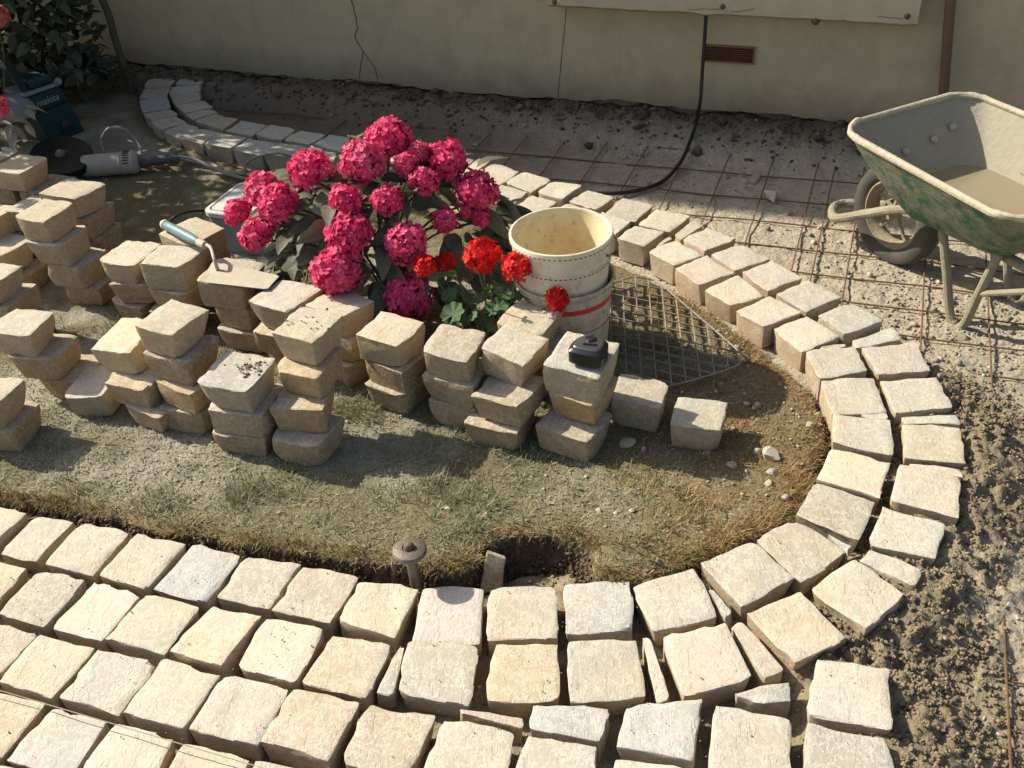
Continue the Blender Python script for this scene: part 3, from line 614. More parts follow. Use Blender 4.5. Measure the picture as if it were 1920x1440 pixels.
def terrain(x, y):
    """height, is_lawn, mortar mask, earth mask, dust mask"""
    jx = x + .010 * fbm(x * 28, y * 28, 3) + .012 * fbm(x * 9, y * 9, 5)
    jy = y + .010 * fbm(x * 28, y * 28, 13) + .012 * fbm(x * 9, y * 9, 15)
    ins = poly_inside(jx, jy, LAWN_EDGE)
    d_edge = line_dist(jx, jy, LAWN_EDGE, True)
    d_out = line_dist(x, y, OUTER_EDGE)
    zl = lawn_level(x, y) + .007 * fbm(x * 5, y * 5, 21) + .006 * fbm(x * 30, y * 30, 22, 3)
    zl = zl - .012 * np.exp(-(d_edge / .025) ** 2) * (y < 2.4)
    zg = -.092 + .010 * fbm(x * 4, y * 4, 31) + .007 * fbm(x * 22, y * 22, 32) + .004 * fbm(x * 70, y * 70, 33, 2)
    # bedding sand drawn up between the laid setts
    zg = zg + .028 * sstep(.55, .30, x) * sstep(2.25, 2.0, y) * sstep(.03, .07, d_edge)
    # damp mortar haunching heaped against the outer sett row
    right = sstep(.15, .45, x) * (1 - sstep(2.25, 2.75, y)) * (~ins)
    zm = .070 * np.exp(-(d_out / (.17 + .06 * fbm(x * 5, y * 5, 44))) ** 2) * right
    zm = zm * (1 + .35 * fbm(x * 14, y * 14, 45)) + zm * .5 * fbm(x * 50, y * 50, 46, 3)
    zg = np.where(right > .01, np.minimum(zg + zm, np.maximum(zg, -.022 + .004 * fbm(x * 40, y * 40, 47))), zg)
    # spoil bank along the house
    wd = wall_dist(x, y)
    bank = 1 - sstep(.02, .30 + .10 * fbm(x * 3, y * 3, 51), wd)
    zg = zg + .105 * bank + bank * .03 * fbm(x * 16, y * 16, 52)
    zg = zg - .05 * sstep(.10, .04, np.hypot((x - .015) / 1.35, y - 1.815)) * (~ins)
    cut = np.clip(d_edge / (.020 + .012 * fbm(x * 40, y * 40, 55)), 0, 1) ** .8
    zc = (zl - .012) * (1 - cut) + (zg + .010 * fbm(x * 60, y * 60, 56, 2)) * cut
    zg = np.where((~ins) & (d_edge < .04), zc, zg)
    z = np.where(ins, zl, zg)
    mort = np.clip(np.exp(-(d_out / .24) ** 2) * right * 1.35, 0, 1)
    inner = (~ins) & (y < 2.4) & (d_out > .02)
    front = sstep(2.0, 1.6, y) * (x < .9)
    mort = np.maximum(mort, (1 - sstep(.02, .4, x - 1.0)) * (y < 2.2) * .85 * (x < 1.15))
    mort = np.clip(mort - .5 * sstep(.95, 1.1, x) * (y < 1.8), 0, 1)
    earth = np.maximum(np.exp(-(d_edge / .03) ** 2) * (~ins) * 1.0, bank * .95)
    earth = np.clip(np.maximum(earth, (1 - sstep(.25, 1.0, wd)) * .75 * sstep(1.2, -.4, x)), 0, 1)
    dust = np.clip(.30 + 1.7 * fbm(x * 3.0, y * 3.0, 61) + .8 * fbm(x * 11, y * 11, 62), 0, 1)
    dust = dust * (1 - .7 * sstep(.25, .7, x)) * (1 - np.exp(-(d_edge / .06) ** 2))
    return z, ins, mort, earth, dust, d_edge, d_out

def axis(a, b, step, far):
    core = np.arange(a, b + step / 2, step)
    out = []; s = step; p = b
    while p < far:
        s *= 1.35; p += s; out.append(p)
    lo = []; s = step; p = a
    while p > -far:
        s *= 1.35; p -= s; lo.append(p)
    return np.concatenate([lo[::-1], core, out])

gx = axis(-2.3, 2.0, .0098, 40.0); gy = axis(.95, 5.8, .0098, 40.0)
GX, GY = np.meshgrid(gx, gy)
fx, fy = GX.ravel(), GY.ravel()
tz, ins, mort, earth, dust, d_edge, d_out = terrain(fx, fy)
nx, ny = len(gx), len(gy)
idx = np.arange(nx * ny).reshape(ny, nx)
quads = np.stack([idx[:-1, :-1], idx[:-1, 1:], idx[1:, 1:], idx[1:, :-1]], -1).reshape(-1, 4)
isl = ins[quads].all(1)
GV = np.stack([fx, fy, tz], -1)

def sub_sheet(name, sel, mat, attrs):
    q = quads[sel]; used = np.unique(q); rem = np.full(len(GV), -1); rem[used] = np.arange(len(used))
    me = mesh_np(name, GV[used], rem[q], smooth=True)
    for an, av in attrs.items():
        a = me.attributes.new(an, 'FLOAT', 'POINT'); a.data.foreach_set('value', np.ascontiguousarray(av[used], dtype=np.float32))
    return obj(name, me, mat)
ground = sub_sheet('ground', ~isl, M['ground'], dict(mortar=mort, earth=earth))
tag(ground, 'gravel and sand sub-base with earth trench around the lawn', 'ground', kind='structure')
dry = np.clip(sstep(.05, .6, fx) * (.7 + .9 * fbm(fx * 4, fy * 4, 64)) + .6 * np.exp(-(d_edge / .05) ** 2), 0, 1) * .85
lawn = sub_sheet('lawn', isl, M['lawn'], dict(dust=dust, dry=dry))
tag(lawn, 'dusty dried out lawn island inside the sett edging', 'lawn', kind='structure')

def height(x, y):
    x = np.atleast_1d(np.asarray(x, float)); y = np.atleast_1d(np.asarray(y, float))
    return terrain(x, y)[0]

# ------------------------------------------------------------------ house wall
def wall_panel():
    ss = np.arange(-7.0, 9.01, .04); n = len(ss)
    v = []; f = []
    zs = [None, .10, .25, .6, 1.4, 3.0, 5.6]
    rng = np.random.default_rng(4)
    for i, s in enumerate(ss):
        zb = .035 + .022 * float(fbm(np.array([s * 3.0]), np.array([1.0]), 71)[0]) + .012 * float(fbm(np.array([s * 17.0]), np.array([2.0]), 72)[0])
        for z in zs: v.append(W(s, zb if z is None else z, 0.0))
        v.append(W(s, zb, -.035)); 
        v.append(W(s, 5.6, -.3)); v.append(W(s, -.4, -.3)); v.append(W(s, -.4, -.037))
        v.append(W(s, zb + .02, -.037))
    m = len(zs); k = m + 5
    for i in range(n - 1):
        a, b = i * k, (i + 1) * k
        for j in range(m - 1): f.append((a + j, b + j, b + j + 1, a + j + 1))
        f.append((a + m, b + m, b, a))            # underside of the render
        f.append((a + m - 1, b + m - 1, b + m + 1, a + m + 1))
        f.append((a + m + 1, b + m + 1, b + m + 2, a + m + 2))
        f.append((a + m + 3, b + m + 3, b + m + 4, a + m + 4))
        f.append((a + m + 4, b + m + 4, b + m, a + m))
    return mesh('rendered_wall', v, f, True, 30)
house = empty('house_wall', W(0, 0, 0))
tag(house, 'cream rendered house wall in shade across the top', 'wall', kind='thing')
def hw(o):
    o.parent = house; o.matrix_parent_inverse = Matrix.Translation(-house.location); return o
hw(obj('render', wall_panel(), M['wall']))
# concrete slab along the wall
mb = MB(); s0, s1, zb, zt = FEAT['slab'][0][0] - .02, FEAT['slab'][1][0] + .01, .478, .86
ns = 60; prof_v = []; prof_f = []
for i in range(ns + 1):
    s = s0 + (s1 - s0) * i / ns
    j = .006 * mnoise.noise(Vector((s * 9, 0, 1))) + .004 * mnoise.noise(Vector((s * 33, 3, 1)))
    e = .004 * mnoise.noise(Vector((s * 25, 7, 1)))
    for z, o in ((zb + j, .002), (zb + j, .062 + e), (zb + j + .012, .08 + e * .5), (zt - .01, .08), (zt, .072), (zt, .002)):
        prof_v.append(W(s, z, o))
for i in range(ns):
    for j in range(5): prof_f.append((i * 6 + j, (i + 1) * 6 + j, (i + 1) * 6 + j + 1, i * 6 + j + 1))
prof_f.append(tuple(range(5, -1, -1))); prof_f.append(tuple(ns * 6 + j for j in range(6)))
slab = hw(obj('concrete_slab', mesh('concrete_slab', prof_v, prof_f, True, 40), M['slab']))
for s, z in FEAT['slabbolts']:
    b = MB(); Mx = Matrix.Translation(W(s, z, .079)) @ WN.to_track_quat('Z', 'Y').to_matrix().to_4x4()
    b.lathe([(0, .010), (.006, .009), (.011, .004), (.013, 0), (.018, -.0005)], 14, Mx)
    hw(b.build('rusty_bolt', M['ironred']))
def ribbon(pts, off, w, name='crack', mat=None):
    v = []; f = []; P = [Vector((a, b)) for a, b in pts]
    Q = []
    for a, b in zip(P[:-1], P[1:]):
        for k in range(5):
            t = k / 5; q = a.lerp(b, t); Q.append(q + Vector((mnoise.noise(Vector((q.x * 60, q.y * 60, 1))), mnoise.noise(Vector((q.x * 60, q.y * 60, 9))))) * .005)
    Q.append(P[-1])
    for i, q in enumerate(Q):
        t = (Q[min(i + 1, len(Q) - 1)] - Q[max(i - 1, 0)]).normalized(); nn = Vector((-t.y, t.x))
        ww = w * (.5 + .6 * abs(mnoise.noise(Vector((q.x * 40, q.y * 40, 4)))) + .2)
        for sg in (-1, 1):
            r = q + nn * ww * sg * .5; v.append(W(r.x, r.y, off))
    for i in range(len(Q) - 1): f.append((2 * i, 2 * i + 1, 2 * i + 3, 2 * i + 2))
    hw(obj(name, mesh(name, v, f, False), mat or M['crack']))
ribbon(FEAT['crack1'], .0012, .007); ribbon(FEAT['crack2'], .0012, .006)
ribbon(FEAT['seam'], .0012, .0045)
ribbon(FEAT['line1'], .0012, .006, 'joint_ridge', M['slab'])
for L in FEAT['slabcracks']: ribbon(L, .0815, .003)
# terracotta air vent
V = FEAT['vent']; vs0, vs1, vz0, vz1 = V[0][0], V[1][0], V[2][1], V[0][1]
vent = MB()
for a, b, c, d in ((vs0, vs1, vz0, vz0 + .006), (vs0, vs1, vz1 - .006, vz1), (vs0, vs0 + .006, vz0, vz1), (vs1 - .006, vs1, vz0, vz1)):
    p = [W(a, c, .001), W(b, c, .001), W(b, d, .001), W(a, d, .001), W(a, c, .011), W(b, c, .011), W(b, d, .011), W(a, d, .011)]
    vent.add(p, [(4, 5, 6, 7), (0, 1, 5, 4), (1, 2, 6, 5), (2, 3, 7, 6), (3, 0, 4, 7)])
ve = hw(vent.build('air_vent', M['terracotta'], smooth=False))
bk = MB().add([W(vs0, vz0, .002), W(vs1, vz0, .002), W(vs1, vz1, .002), W(vs0, vz1, .002)], [(0, 1, 2, 3)])
o = bk.build('vent_backing', M['vent_hole'], smooth=False); o.parent = ve
for k in range(7):
    zz = vz0 + .0085 + k * (vz1 - vz0 - .017) / 6.5
    sl = MB(); p = [W(vs0 + .005, zz, .002), W(vs1 - .005, zz, .002), W(vs1 - .005, zz + .005, .010), W(vs0 + .005, zz + .005, .010), W(vs0 + .005, zz + .0055, .002), W(vs1 - .005, zz + .0055, .002)]
    sl.add(p, [(0, 1, 2, 3), (3, 2, 5, 4), (0, 3, 4), (1, 5, 2)])
    o = sl.build('slat', M['terracotta'], smooth=False); o.parent = ve
# pipe and cable on the wall
(ps0, pz0), (ps1, pz1) = FEAT['pole']
pd = Vector((ps1 - ps0, pz1 - pz0)).normalized()
pt, pb = Vector((ps0, pz0)) - pd * 2.2, Vector((ps1, pz1)) + pd * .15
pp = MB(); pp.tube([W(pt.x + (pb.x - pt.x) * i / 12, pt.y + (pb.y - pt.y) * i / 12, .05) for i in range(13)], .0205, 16)
pole = pp.build('downpipe', M['pipe'], smooth=True)
tag(pole, 'brown pipe running up the wall behind the wheelbarrow', 'pipe', kind='thing')
cb = MB(); cb.tube(spline([W(2.378, 3.0, .03), W(2.378, 1.4, .05)] + [tuple(p) for p in FEAT['cable']], 10), .0085, 8)
tag(cb.build('power_cable', M['black_rubber']), 'black cable hanging down the wall and curving onto the gravel', 'cable')

# ------------------------------------------------------------------ setts
TONES = dict(c=(.525, .486, .402), b=(.470, .430, .358), g=(.442, .435, .390), p=(.515, .455, .388), o=(.522, .455, .345))
U = [0, .016, .07, .18, .33, .5, .67, .82, .93, .984, 1]
NU = len(U)
PER = [(i, 0) for i in range(NU - 1)] + [(NU - 1, j) for j in range(NU - 1)] + [(i, NU - 1) for i in range(NU - 1, 0, -1)] + [(0, j) for j in range(NU - 1, 0, -1)]
SF = []
for j in range(NU - 1):
    for i in range(NU - 1): SF.append((j * NU + i, j * NU + i + 1, (j + 1) * NU + i + 1, (j + 1) * NU + i))
DEPTH = [.06, .2, .45, .72, 1.0]
NP = len(PER); per_idx = [j * NU + i for i, j in PER]
ring = lambda k: per_idx if k < 0 else [NU * NU + k * NP + a for a in range(NP)]
for k in range(len(DEPTH)):
    A, B = ring(k - 1), ring(k)
    for a in range(NP): SF.append((A[a], B[a], B[(a + 1) % NP], A[(a + 1) % NP]))
LASTR = ring(len(DEPTH) - 1); CTR = NU * NU + len(DEPTH) * NP
for a in range(NP): SF.append((LASTR[a], CTR, LASTR[(a + 1) % NP]))

def sett_mesh(name, q, t, taper, rng, side_amp=1.0, worn=1.0, frac=3):
    """q: four top corners, counter-clockwise, local; top at z = 0, bottom at z = -t"""
    q = [Vector((a, b)) for a, b in q]; c = sum(q, Vector((0, 0))) / 4
    off = Vector((rng.uniform(-50, 50), rng.uniform(-50, 50), rng.uniform(-50, 50)))
    N = lambda p, s: mnoise.noise(p * s + off)
    bq = [c + (p - c) * (1 - taper * rng.uniform(.55, 1.35)) + Vector((rng.uniform(-.006, .006), rng.uniform(-.006, .006))) for p in q]
    bil = lambda Q, u, v: (Q[0] * (1 - u) + Q[1] * u) * (1 - v) + (Q[3] * (1 - u) + Q[2] * u) * v
    chipc = [(rng.randrange(4), rng.uniform(.018, .045), rng.uniform(.003, .012)) for _ in range(rng.choice((0, 1, 1, 2)))]
    bow = [rng.uniform(-.0035, .003) for _ in range(4)]
    ridge = rng.uniform(0, math.pi); rd = Vector((math.cos(ridge), math.sin(ridge)))
    rel = rng.uniform(.6, 1.7)
    crn = [rng.uniform(.0, .035) for _ in range(4)]
    V = []
    chips = {}
    for j, v in enumerate(U):
        for i, u in enumerate(U):
            p = bil(q, u, v)
            # slight bow and raggedness of the four edges
            p += (q[1] - q[0]).normalized() * (bow[0] * (1 - u) - bow[1] * u) * 4 * v * (1 - v) + (q[3] - q[0]).normalized() * (bow[2] * (1 - v) - bow[3] * v) * 4 * u * (1 - u)
            cr_ = (abs(2 * u - 1) * abs(2 * v - 1)) ** 7 * crn[(u > .5) + 2 * (v > .5)]
            p = p + (c - p) * cr_
            P = Vector((p.x, p.y, 0)); out = (p - c); r = out.length; out = out / r if r > 1e-6 else out
            ed = min(u, v, 1 - u, 1 - v)
            z = rel * (.0014 * N(P, 10) + .0006 * N(P, 40))
            st = N(Vector((p.dot(rd) * 2.4, p.dot(Vector((-rd.y, rd.x))) * .7, 0)), 12)
            z += .0009 * rel * max(-1, min(1, st * 5))
            if ed < .02:
                edge = ed < 1e-6
                rag = .0030 * N(P, 85) + .0034 * N(P, 28)
                ch = max(0, N(P + Vector((3, 1, 2)), 34) - .08) * .024 * worn
                for kc, rr, am in chipc:
                    dd = (p - q[kc]).length
                    if dd < rr: ch += am * (1 - dd / rr)
                if edge:
                    p = p + out * (rag - ch * .55); z -= .0015 * worn + ch
                    chips[(i, j)] = (rag, ch)
                else:
                    p = p + out * (rag * .6 - ch * .2); z -= .0004 * worn + ch * .35
            V.append((p.x, p.y, z))
    for k, d in enumerate(DEPTH):
        for (i, j) in PER:
            u, v = U[i], U[j]; p = bil(q, u, v).lerp(bil(bq, u, v), d)
            p = p + (c - p) * (abs(2 * u - 1) * abs(2 * v - 1)) ** 7 * crn[(u > .5) + 2 * (v > .5)]
            P = Vector((p.x, p.y, -d * t)); out = (p - c).normalized()
            rag, ch = chips[(i, j)]
            w = (1 - d) ** 2
            disp = (rag - ch * .5) * w + side_amp * ((.0045 * N(P, 13) + .0028 * N(P, 40) + .0014 * N(P, 95)) * min(1, .25 + d * 2) + .0008 * math.sin(d * math.pi))
            p = p + out * disp
            z = -d * t - (.0030 + ch) * (1 - d)
            if d == 1.0: z += .003 * N(P, 20) ** 2
            V.append((p.x, p.y, z))
    V.append((c.x, c.y, -t))
    # split faces: oblique fracture planes knocked off the sides
    A = np.array(V)
    for _ in range(frac):
        w = rng.uniform(0, 2 * math.pi); nn = np.array([math.cos(w), math.sin(w), rng.uniform(-.5, .12)]); nn /= np.linalg.norm(nn)
        s = A[:-1] @ nn; e = s - (s.max() - rng.uniform(.002, .0105)); e = np.clip(e, 0, None)
        A[:-1] -= nn[None] * e[:, None] * .93
    return mesh(name, A, SF, True, 24)

def tone(o, key, rng):
    c = TONES[key]; g = rng.uniform(.90, 1.10); w = rng.uniform(-.035, .035)
    o.color = (c[0] * g * (1 + w), c[1] * g, c[2] * g * (1 - w * 1.6), 1)

rng = random.Random(11)
def lay(parent, entries, seed):
    rr = random.Random(seed)
    for kind, tn, q in entries:
        q = q[::-1]
        c = Vector((sum(a for a, b in q) / 4, sum(b for a, b in q) / 4))
        loc = [Vector((a - c.x, b - c.y)) for a, b in q]
        loc = [p + p.normalized() * (.0042 if kind == 's' else .0010) for p in loc]
        if kind == 's':
            me = sett_mesh('sett', loc, rr.uniform(.082, .095), .13, rr, .8, .8)
            o = obj('sett', me, M['stone'], parent)
            o.location = (c.x, c.y, rr.uniform(-.004, .003)); o.rotation_euler = (R(rr.gauss(0, 1.2)), R(rr.gauss(0, 1.2)), 0)
        else:
            me = sett_mesh('wedge', loc, rr.uniform(.06, .075), .03, rr, .35, .45)
            o = obj('wedge', me, M['stone'], parent)
            o.location = (c.x, c.y, rr.uniform(-.010, -.003)); o.rotation_euler = (R(rr.uniform(-2.5, 2.5)), R(rr.uniform(-2.5, 2.5)), 0)
        tone(o, tn, rr)

edging = empty('sett_edging')
tag(edging, 'double row of sandstone setts curving round the lawn', 'edging', kind='structure')
lay(edging, EDGING, 3)
paving = empty('sett_paving')
tag(paving, 'rows of sandstone setts laid across the front', 'paving', kind='structure')
# the rows go on to the left and towards the viewer past the surveyed stones
first = np.array([q for k, t, q in PAVING[1:5]]).mean(1)
stepx = (first[3] - first[0]) / 3
row4 = np.array([q for k, t, q in PAVING[17:20]]).mean(1)
stepy = (row4[2] - first[3]) ; stepy = (row4[1] - first[1] + row4[2] - first[2]) / 2 - stepx * 0
extra = []
base_q = np.array(PAVING[1][2])
for rrow in range(0, 4):
    for ccol in range(-4, 6):
        qq = base_q + stepx * ccol + stepy * rrow
        c = qq.mean(0)
        if any(np.hypot(*(np.array(q).mean(0) - c)) < .125 for k, t, q in PAVING + EDGING + extra): continue
        if c[0] > .95 or c[1] > 1.75: continue
        extra.append(('s', rng.choice('ccbgop'), [tuple(p) for p in qq]))
lay(paving, PAVING + extra, 8)

# ------------------------------------------------------------------ loose setts in piles
ORD = ['top', 'second', 'third', 'fourth']
SINGLE = dict(G1='single sett standing on the lawn between tape measure stack and last sett',
              G2='last single sett at the right end of the middle pile, pale top',
              F1='single tilted sett lying on the lawn at the middle pile\'s left front')
def pile():
    rr = random.Random(29)
    for key, (desc, layers) in STACKS.items():
        n = len(layers)
        for i, (x, y, zt, yaw, lu, lv, h, tn) in enumerate(layers):
            q = [(-lu / 2, -lv / 2), (lu / 2, -lv / 2), (lu / 2, lv / 2), (-lu / 2, lv / 2)]
            q = [(a * 1.06 + rr.uniform(-.007, .007), b * 1.06 + rr.uniform(-.007, .007)) for a, b in q]
            me = sett_mesh('stone_sett', q, h - .002, rr.uniform(.07, .22), rr, 1.15, .9, 7)
            o = obj('stone_sett', me, M['stone'])
            o.location = (x, y, zt); tx = rr.gauss(0, 1.5); ty = rr.gauss(0, 1.5)
            if key == 'F2' and i == 0: tx, ty = 5, -6
            if key == 'F1': tx, ty = 3, -5
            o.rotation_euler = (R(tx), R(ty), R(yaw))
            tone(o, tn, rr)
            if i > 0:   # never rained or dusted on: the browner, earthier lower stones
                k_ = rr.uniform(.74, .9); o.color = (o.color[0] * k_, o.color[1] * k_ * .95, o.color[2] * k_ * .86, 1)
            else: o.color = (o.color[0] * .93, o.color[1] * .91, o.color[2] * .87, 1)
            if key in SINGLE: lab = SINGLE[key]
            elif i == n - 1: lab = 'bottom sett of the stack ' + desc
            elif i == 0: lab = 'top sett of the stack ' + desc
            else: lab = ORD[i] + ' sett down in the stack ' + desc
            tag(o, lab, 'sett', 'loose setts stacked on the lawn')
pile()

# ------------------------------------------------------------------ grass and loose ground cover
nrng = np.random.default_rng(7)
def blades(P, yaw, tilt, L, w, curl):
    """tapered three-triangle blades; tilt from vertical"""
    n = len(P)
    d = np.stack([np.cos(yaw), np.sin(yaw), np.zeros(n)], -1); s = np.stack([-np.sin(yaw), np.cos(yaw), np.zeros(n)], -1)
    up = np.array([0, 0, 1.0])
    d1 = d * np.sin(tilt)[:, None] + up * np.cos(tilt)[:, None]
    t2 = tilt + curl
    d2 = d * np.sin(t2)[:, None] + up * np.cos(t2)[:, None]
    m = P + d1 * (L * .5)[:, None]; e = m + d2 * (L * .5)[:, None]
    h = (w / 2)[:, None]
    V = np.stack([P - s * h, P + s * h, m - s * h * .8, m + s * h * .8, e], 1).reshape(-1, 3)
    F = np.array([[0, 1, 3], [0, 3, 2], [2, 3, 4]])
    return V, (np.arange(n)[:, None, None] * 5 + F[None]).reshape(-1, 3)

def stuff(name, V, F, mat, label, cat, smooth=False):
    o = obj(name, mesh_np(name, V, F, smooth), mat)
    return tag(o, label, cat, kind='stuff')

def sample_lawn(n, x0, x1, y0, y1):
    x = nrng.uniform(x0, x1, n); y = nrng.uniform(y0, y1, n)
    z, ins_, mo, ea, du, de, do = terrain(x, y)
    k = ins_
    return x[k], y[k], z[k], du[k], de[k]

x1, y1, z1, du1, de1 = sample_lawn(165000, -2.0, 1.3, 1.55, 3.1)
x2, y2, z2, du2, de2 = sample_lawn(38000, -2.3, 1.2, 3.1, 5.0)
X = np.concatenate([x1, x2]); Y = np.concatenate([y1, y2]); Zt = np.concatenate([z1, z2]); DU = np.concatenate([du1, du2]); DE = np.concatenate([de1, de2])
clump = fbm(X * 14, Y * 14, 81, 3)
dryness = np.clip(sstep(-.05, .55, X) * (.95 + .5 * fbm(X * 4, Y * 4, 82)) + .8 * np.exp(-(DE / .05) ** 2) - .1, 0, 1)
keep = nrng.random(len(X)) < np.clip(.62 - .6 * DU + .8 * clump + .25 * np.exp(-(DE / .07) ** 2), .06, 1) * np.where(Y > 3.1, .6, 1)
isdry = nrng.random(len(X)) < dryness
def grass_obj(name, sel, mat, label):
    n = sel.sum(); P = np.stack([X[sel], Y[sel], Zt[sel] - .003], -1)
    tuft = sstep(.12, .45, fbm(X[sel] * 8, Y[sel] * 8, 84, 3))
    L = nrng.uniform(.010, .032, n) * (1 + .8 * np.clip(clump[sel], 0, 1)) * (1 + .7 * tuft); 
    tl = np.where(nrng.random(n) < .14 + .45 * tuft, nrng.uniform(.2, .8, n), nrng.uniform(.95, 1.55, n))
    V, F = blades(P, nrng.uniform(0, 2 * np.pi, n), tl, L, nrng.uniform(.0013, .0034, n), nrng.uniform(-.35, .6, n))
    stuff(name, V, F, mat, label, 'grass')
grass_obj('grass', keep & ~isdry, M['grass'], 'dusty grey green grass matted over the lawn')
grass_obj('dry_grass', keep & isdry, M['drygrass'], 'straw coloured dry grass on the right side of the lawn')

# ragged turf fringe hanging into the trench along the front
def fringe():
    e = np.array([p for p in LAWN_EDGE[1:33]]); seg = np.diff(e, axis=0); ln = np.hypot(*seg.T); cum = np.concatenate([[0], np.cumsum(ln)])
    n = 13000
    t = nrng.uniform(0, cum[-1], n); t = t[nrng.random(n) < np.clip(.35 + 1.3 * fbm(t * 9, t * 0 + 3, 86, 3), .05, 1)]; n = len(t); i = np.clip(np.searchsorted(cum, t) - 1, 0, len(seg) - 1)
    f = (t - cum[i]) / ln[i]; p = e[i] + seg[i] * f[:, None]
    nrm = np.stack([seg[i][:, 1], -seg[i][:, 0]], -1) / ln[i][:, None]
    p = p - nrm * nrng.uniform(-.006, .04, n)[:, None]
    zz = lawn_level(p[:, 0], p[:, 1])
    hang = nrng.random(n) < .16
    z = np.where(hang, zz - nrng.uniform(.0, .03, n), zz + nrng.uniform(-.012, .002, n))
    pos = np.stack([p[:, 0], p[:, 1], z], -1); pos[hang, :2] += nrm[hang] * .008
    yaw = np.arctan2(nrm[:, 1], nrm[:, 0]) + nrng.normal(0, .8, n)
    tilt = np.where(hang, nrng.uniform(1.7, 2.8, n), nrng.uniform(.3, 1.7, n))
    L = np.where(hang, nrng.uniform(.012, .035, n), nrng.uniform(.012, .042, n))
    w = np.where(hang, nrng.uniform(.0008, .0018, n), nrng.uniform(.0014, .003, n))
    V, F = blades(pos, yaw, tilt, L, w, nrng.uniform(-.2, .9, n))
    stuff('turf_fringe', V, F, M['fringe'], 'brown roots and grass tufts fringing the cut turf edge', 'turf edge')
fringe()

def clippings():
    x, y, z, du, de = sample_lawn(34000, -1.9, 1.0, 1.6, 2.9)
    k = nrng.random(len(x)) < np.clip(.15 + .9 * du, 0, .8); x, y, z = x[k], y[k], z[k]; n = len(x)
    P = np.stack([x, y, z + .004], -1)
    V, F = blades(P, nrng.uniform(0, 6.28, n), nrng.uniform(1.2, 1.75, n), nrng.uniform(.005, .020, n) * (1 + .7 * (nrng.random(n) < .06)), nrng.uniform(.0015, .0050, n), nrng.uniform(-.3, .3, n))
    stuff('clippings', V, F, M['clip'], 'pale dusty leaf and grass clippings strewn on the lawn', 'clippings')
clippings()

def ico(sub):
    bm = bmesh.new(); bmesh.ops.create_icosphere(bm, subdivisions=sub, radius=1.0)
    v = np.array([q.co[:] for q in bm.verts]); f = np.array([[q.index for q in p.verts] for p in bm.faces]); bm.free()
    return v, f
ICO1, ICO2 = ico(1), ico(2)
def lumps(P, r, base, jitter, squash=(.6, 1.0)):
    v, f = base; n = len(P); k = len(v)
    jit = 1 + nrng.uniform(-jitter, jitter, (n, k))
    a = nrng.uniform(0, 2 * np.pi, n); ca, sa = np.cos(a), np.sin(a)
    sx, sy, sz = nrng.uniform(.7, 1.2, n), nrng.uniform(.6, 1.1, n), nrng.uniform(*squash, n)
    B = v[None] * jit[..., None]
    x = B[..., 0] * sx[:, None]; y = B[..., 1] * sy[:, None]; z = B[..., 2] * sz[:, None]
    W_ = np.stack([x * ca[:, None] - y * sa[:, None], x * sa[:, None] + y * ca[:, None], z], -1) * r[:, None, None] + P[:, None, :]
    return W_.reshape(-1, 3), (np.arange(n)[:, None, None] * k + f[None]).reshape(-1, 3)

def scatter(n, x0, x1, y0, y1, prob):
    x = nrng.uniform(x0, x1, n); y = nrng.uniform(y0, y1, n)
    z, ins_, mo, ea, du, de, do = terrain(x, y)
    k = nrng.random(n) < prob(x, y, ins_, mo, ea, de, do)
    return x[k], y[k], z[k]

# crumbly damp mortar heaped outside the setts at the right: clods grown from many small crumbs
def clods(n, prob, r_c, r_s, per, name, label):
    x, y, z = scatter(n, .6, 1.75, .9, 2.75, prob)
    k = len(x); R_ = nrng.uniform(*r_c, k)
    d = nrng.normal(0, 1, (k, per, 3)); d /= np.linalg.norm(d, axis=2)[..., None]; d[..., 2] = np.abs(d[..., 2]) * .8
    P = np.stack([x, y, z + R_ * .15], -1)[:, None, :] + d * (R_[:, None] * nrng.uniform(.25, .95, (k, per)))[..., None]
    s = (R_[:, None] * nrng.uniform(*r_s, (k, per))).ravel()
    V, F = lumps(P.reshape(-1, 3), s, ICO1, .30, (.6, 1.0))
    stuff(name, V, F, M['crumb'], label, 'mortar', False)
clods(24000, lambda x, y, i, mo, ea, de, do: (~i) * sstep(.22, .8, mo) * (.55 + .7 * fbm(x * 7, y * 7, 91)), (.0028, .0072), (.40, .9), 4, 'mortar_crumbs', 'crumbly brown mortar heaped along the outer setts at right')
clods(1900, lambda x, y, i, mo, ea, de, do: (~i) * sstep(.35, .9, mo) * (.45 + .9 * fbm(x * 9, y * 9, 92)), (.007, .0135), (.22, .55), 13, 'mortar_clods', 'larger clods of damp mortar beside the outer setts')
# crumbs lost in the sett joints and the trench
x, y, z = scatter(16000, -1.7, 1.2, .95, 2.3, lambda x, y, i, mo, ea, de, do: (~i) * .35)
n = len(x); sz_ = nrng.uniform(.002, .006, n)
V, F = lumps(np.stack([x, y, z + sz_ * .3], -1), sz_, ICO1, .25)
stuff('joint_crumbs', V, F, M['crumb'], 'small mortar crumbs lying in the open sett joints', 'mortar', True)
# crumbled soil on the face of the turf cut
x, y, z = scatter(90000, -1.8, 1.15, 1.5, 2.3, lambda x, y, i, mo, ea, de, do: (~i) * (de < .042) * .9)
n = len(x); sz_ = nrng.uniform(.0025, .0075, n); zl_ = lawn_level(x, y)
V, F = lumps(np.stack([x, y, np.minimum(z + nrng.uniform(-.002, .016, n), zl_ - .008)], -1), sz_, ICO1, .35)
stuff('trench_soil', V, F, M['rubble'], 'dark crumbled soil on the cut turf edge above the trench', 'soil')
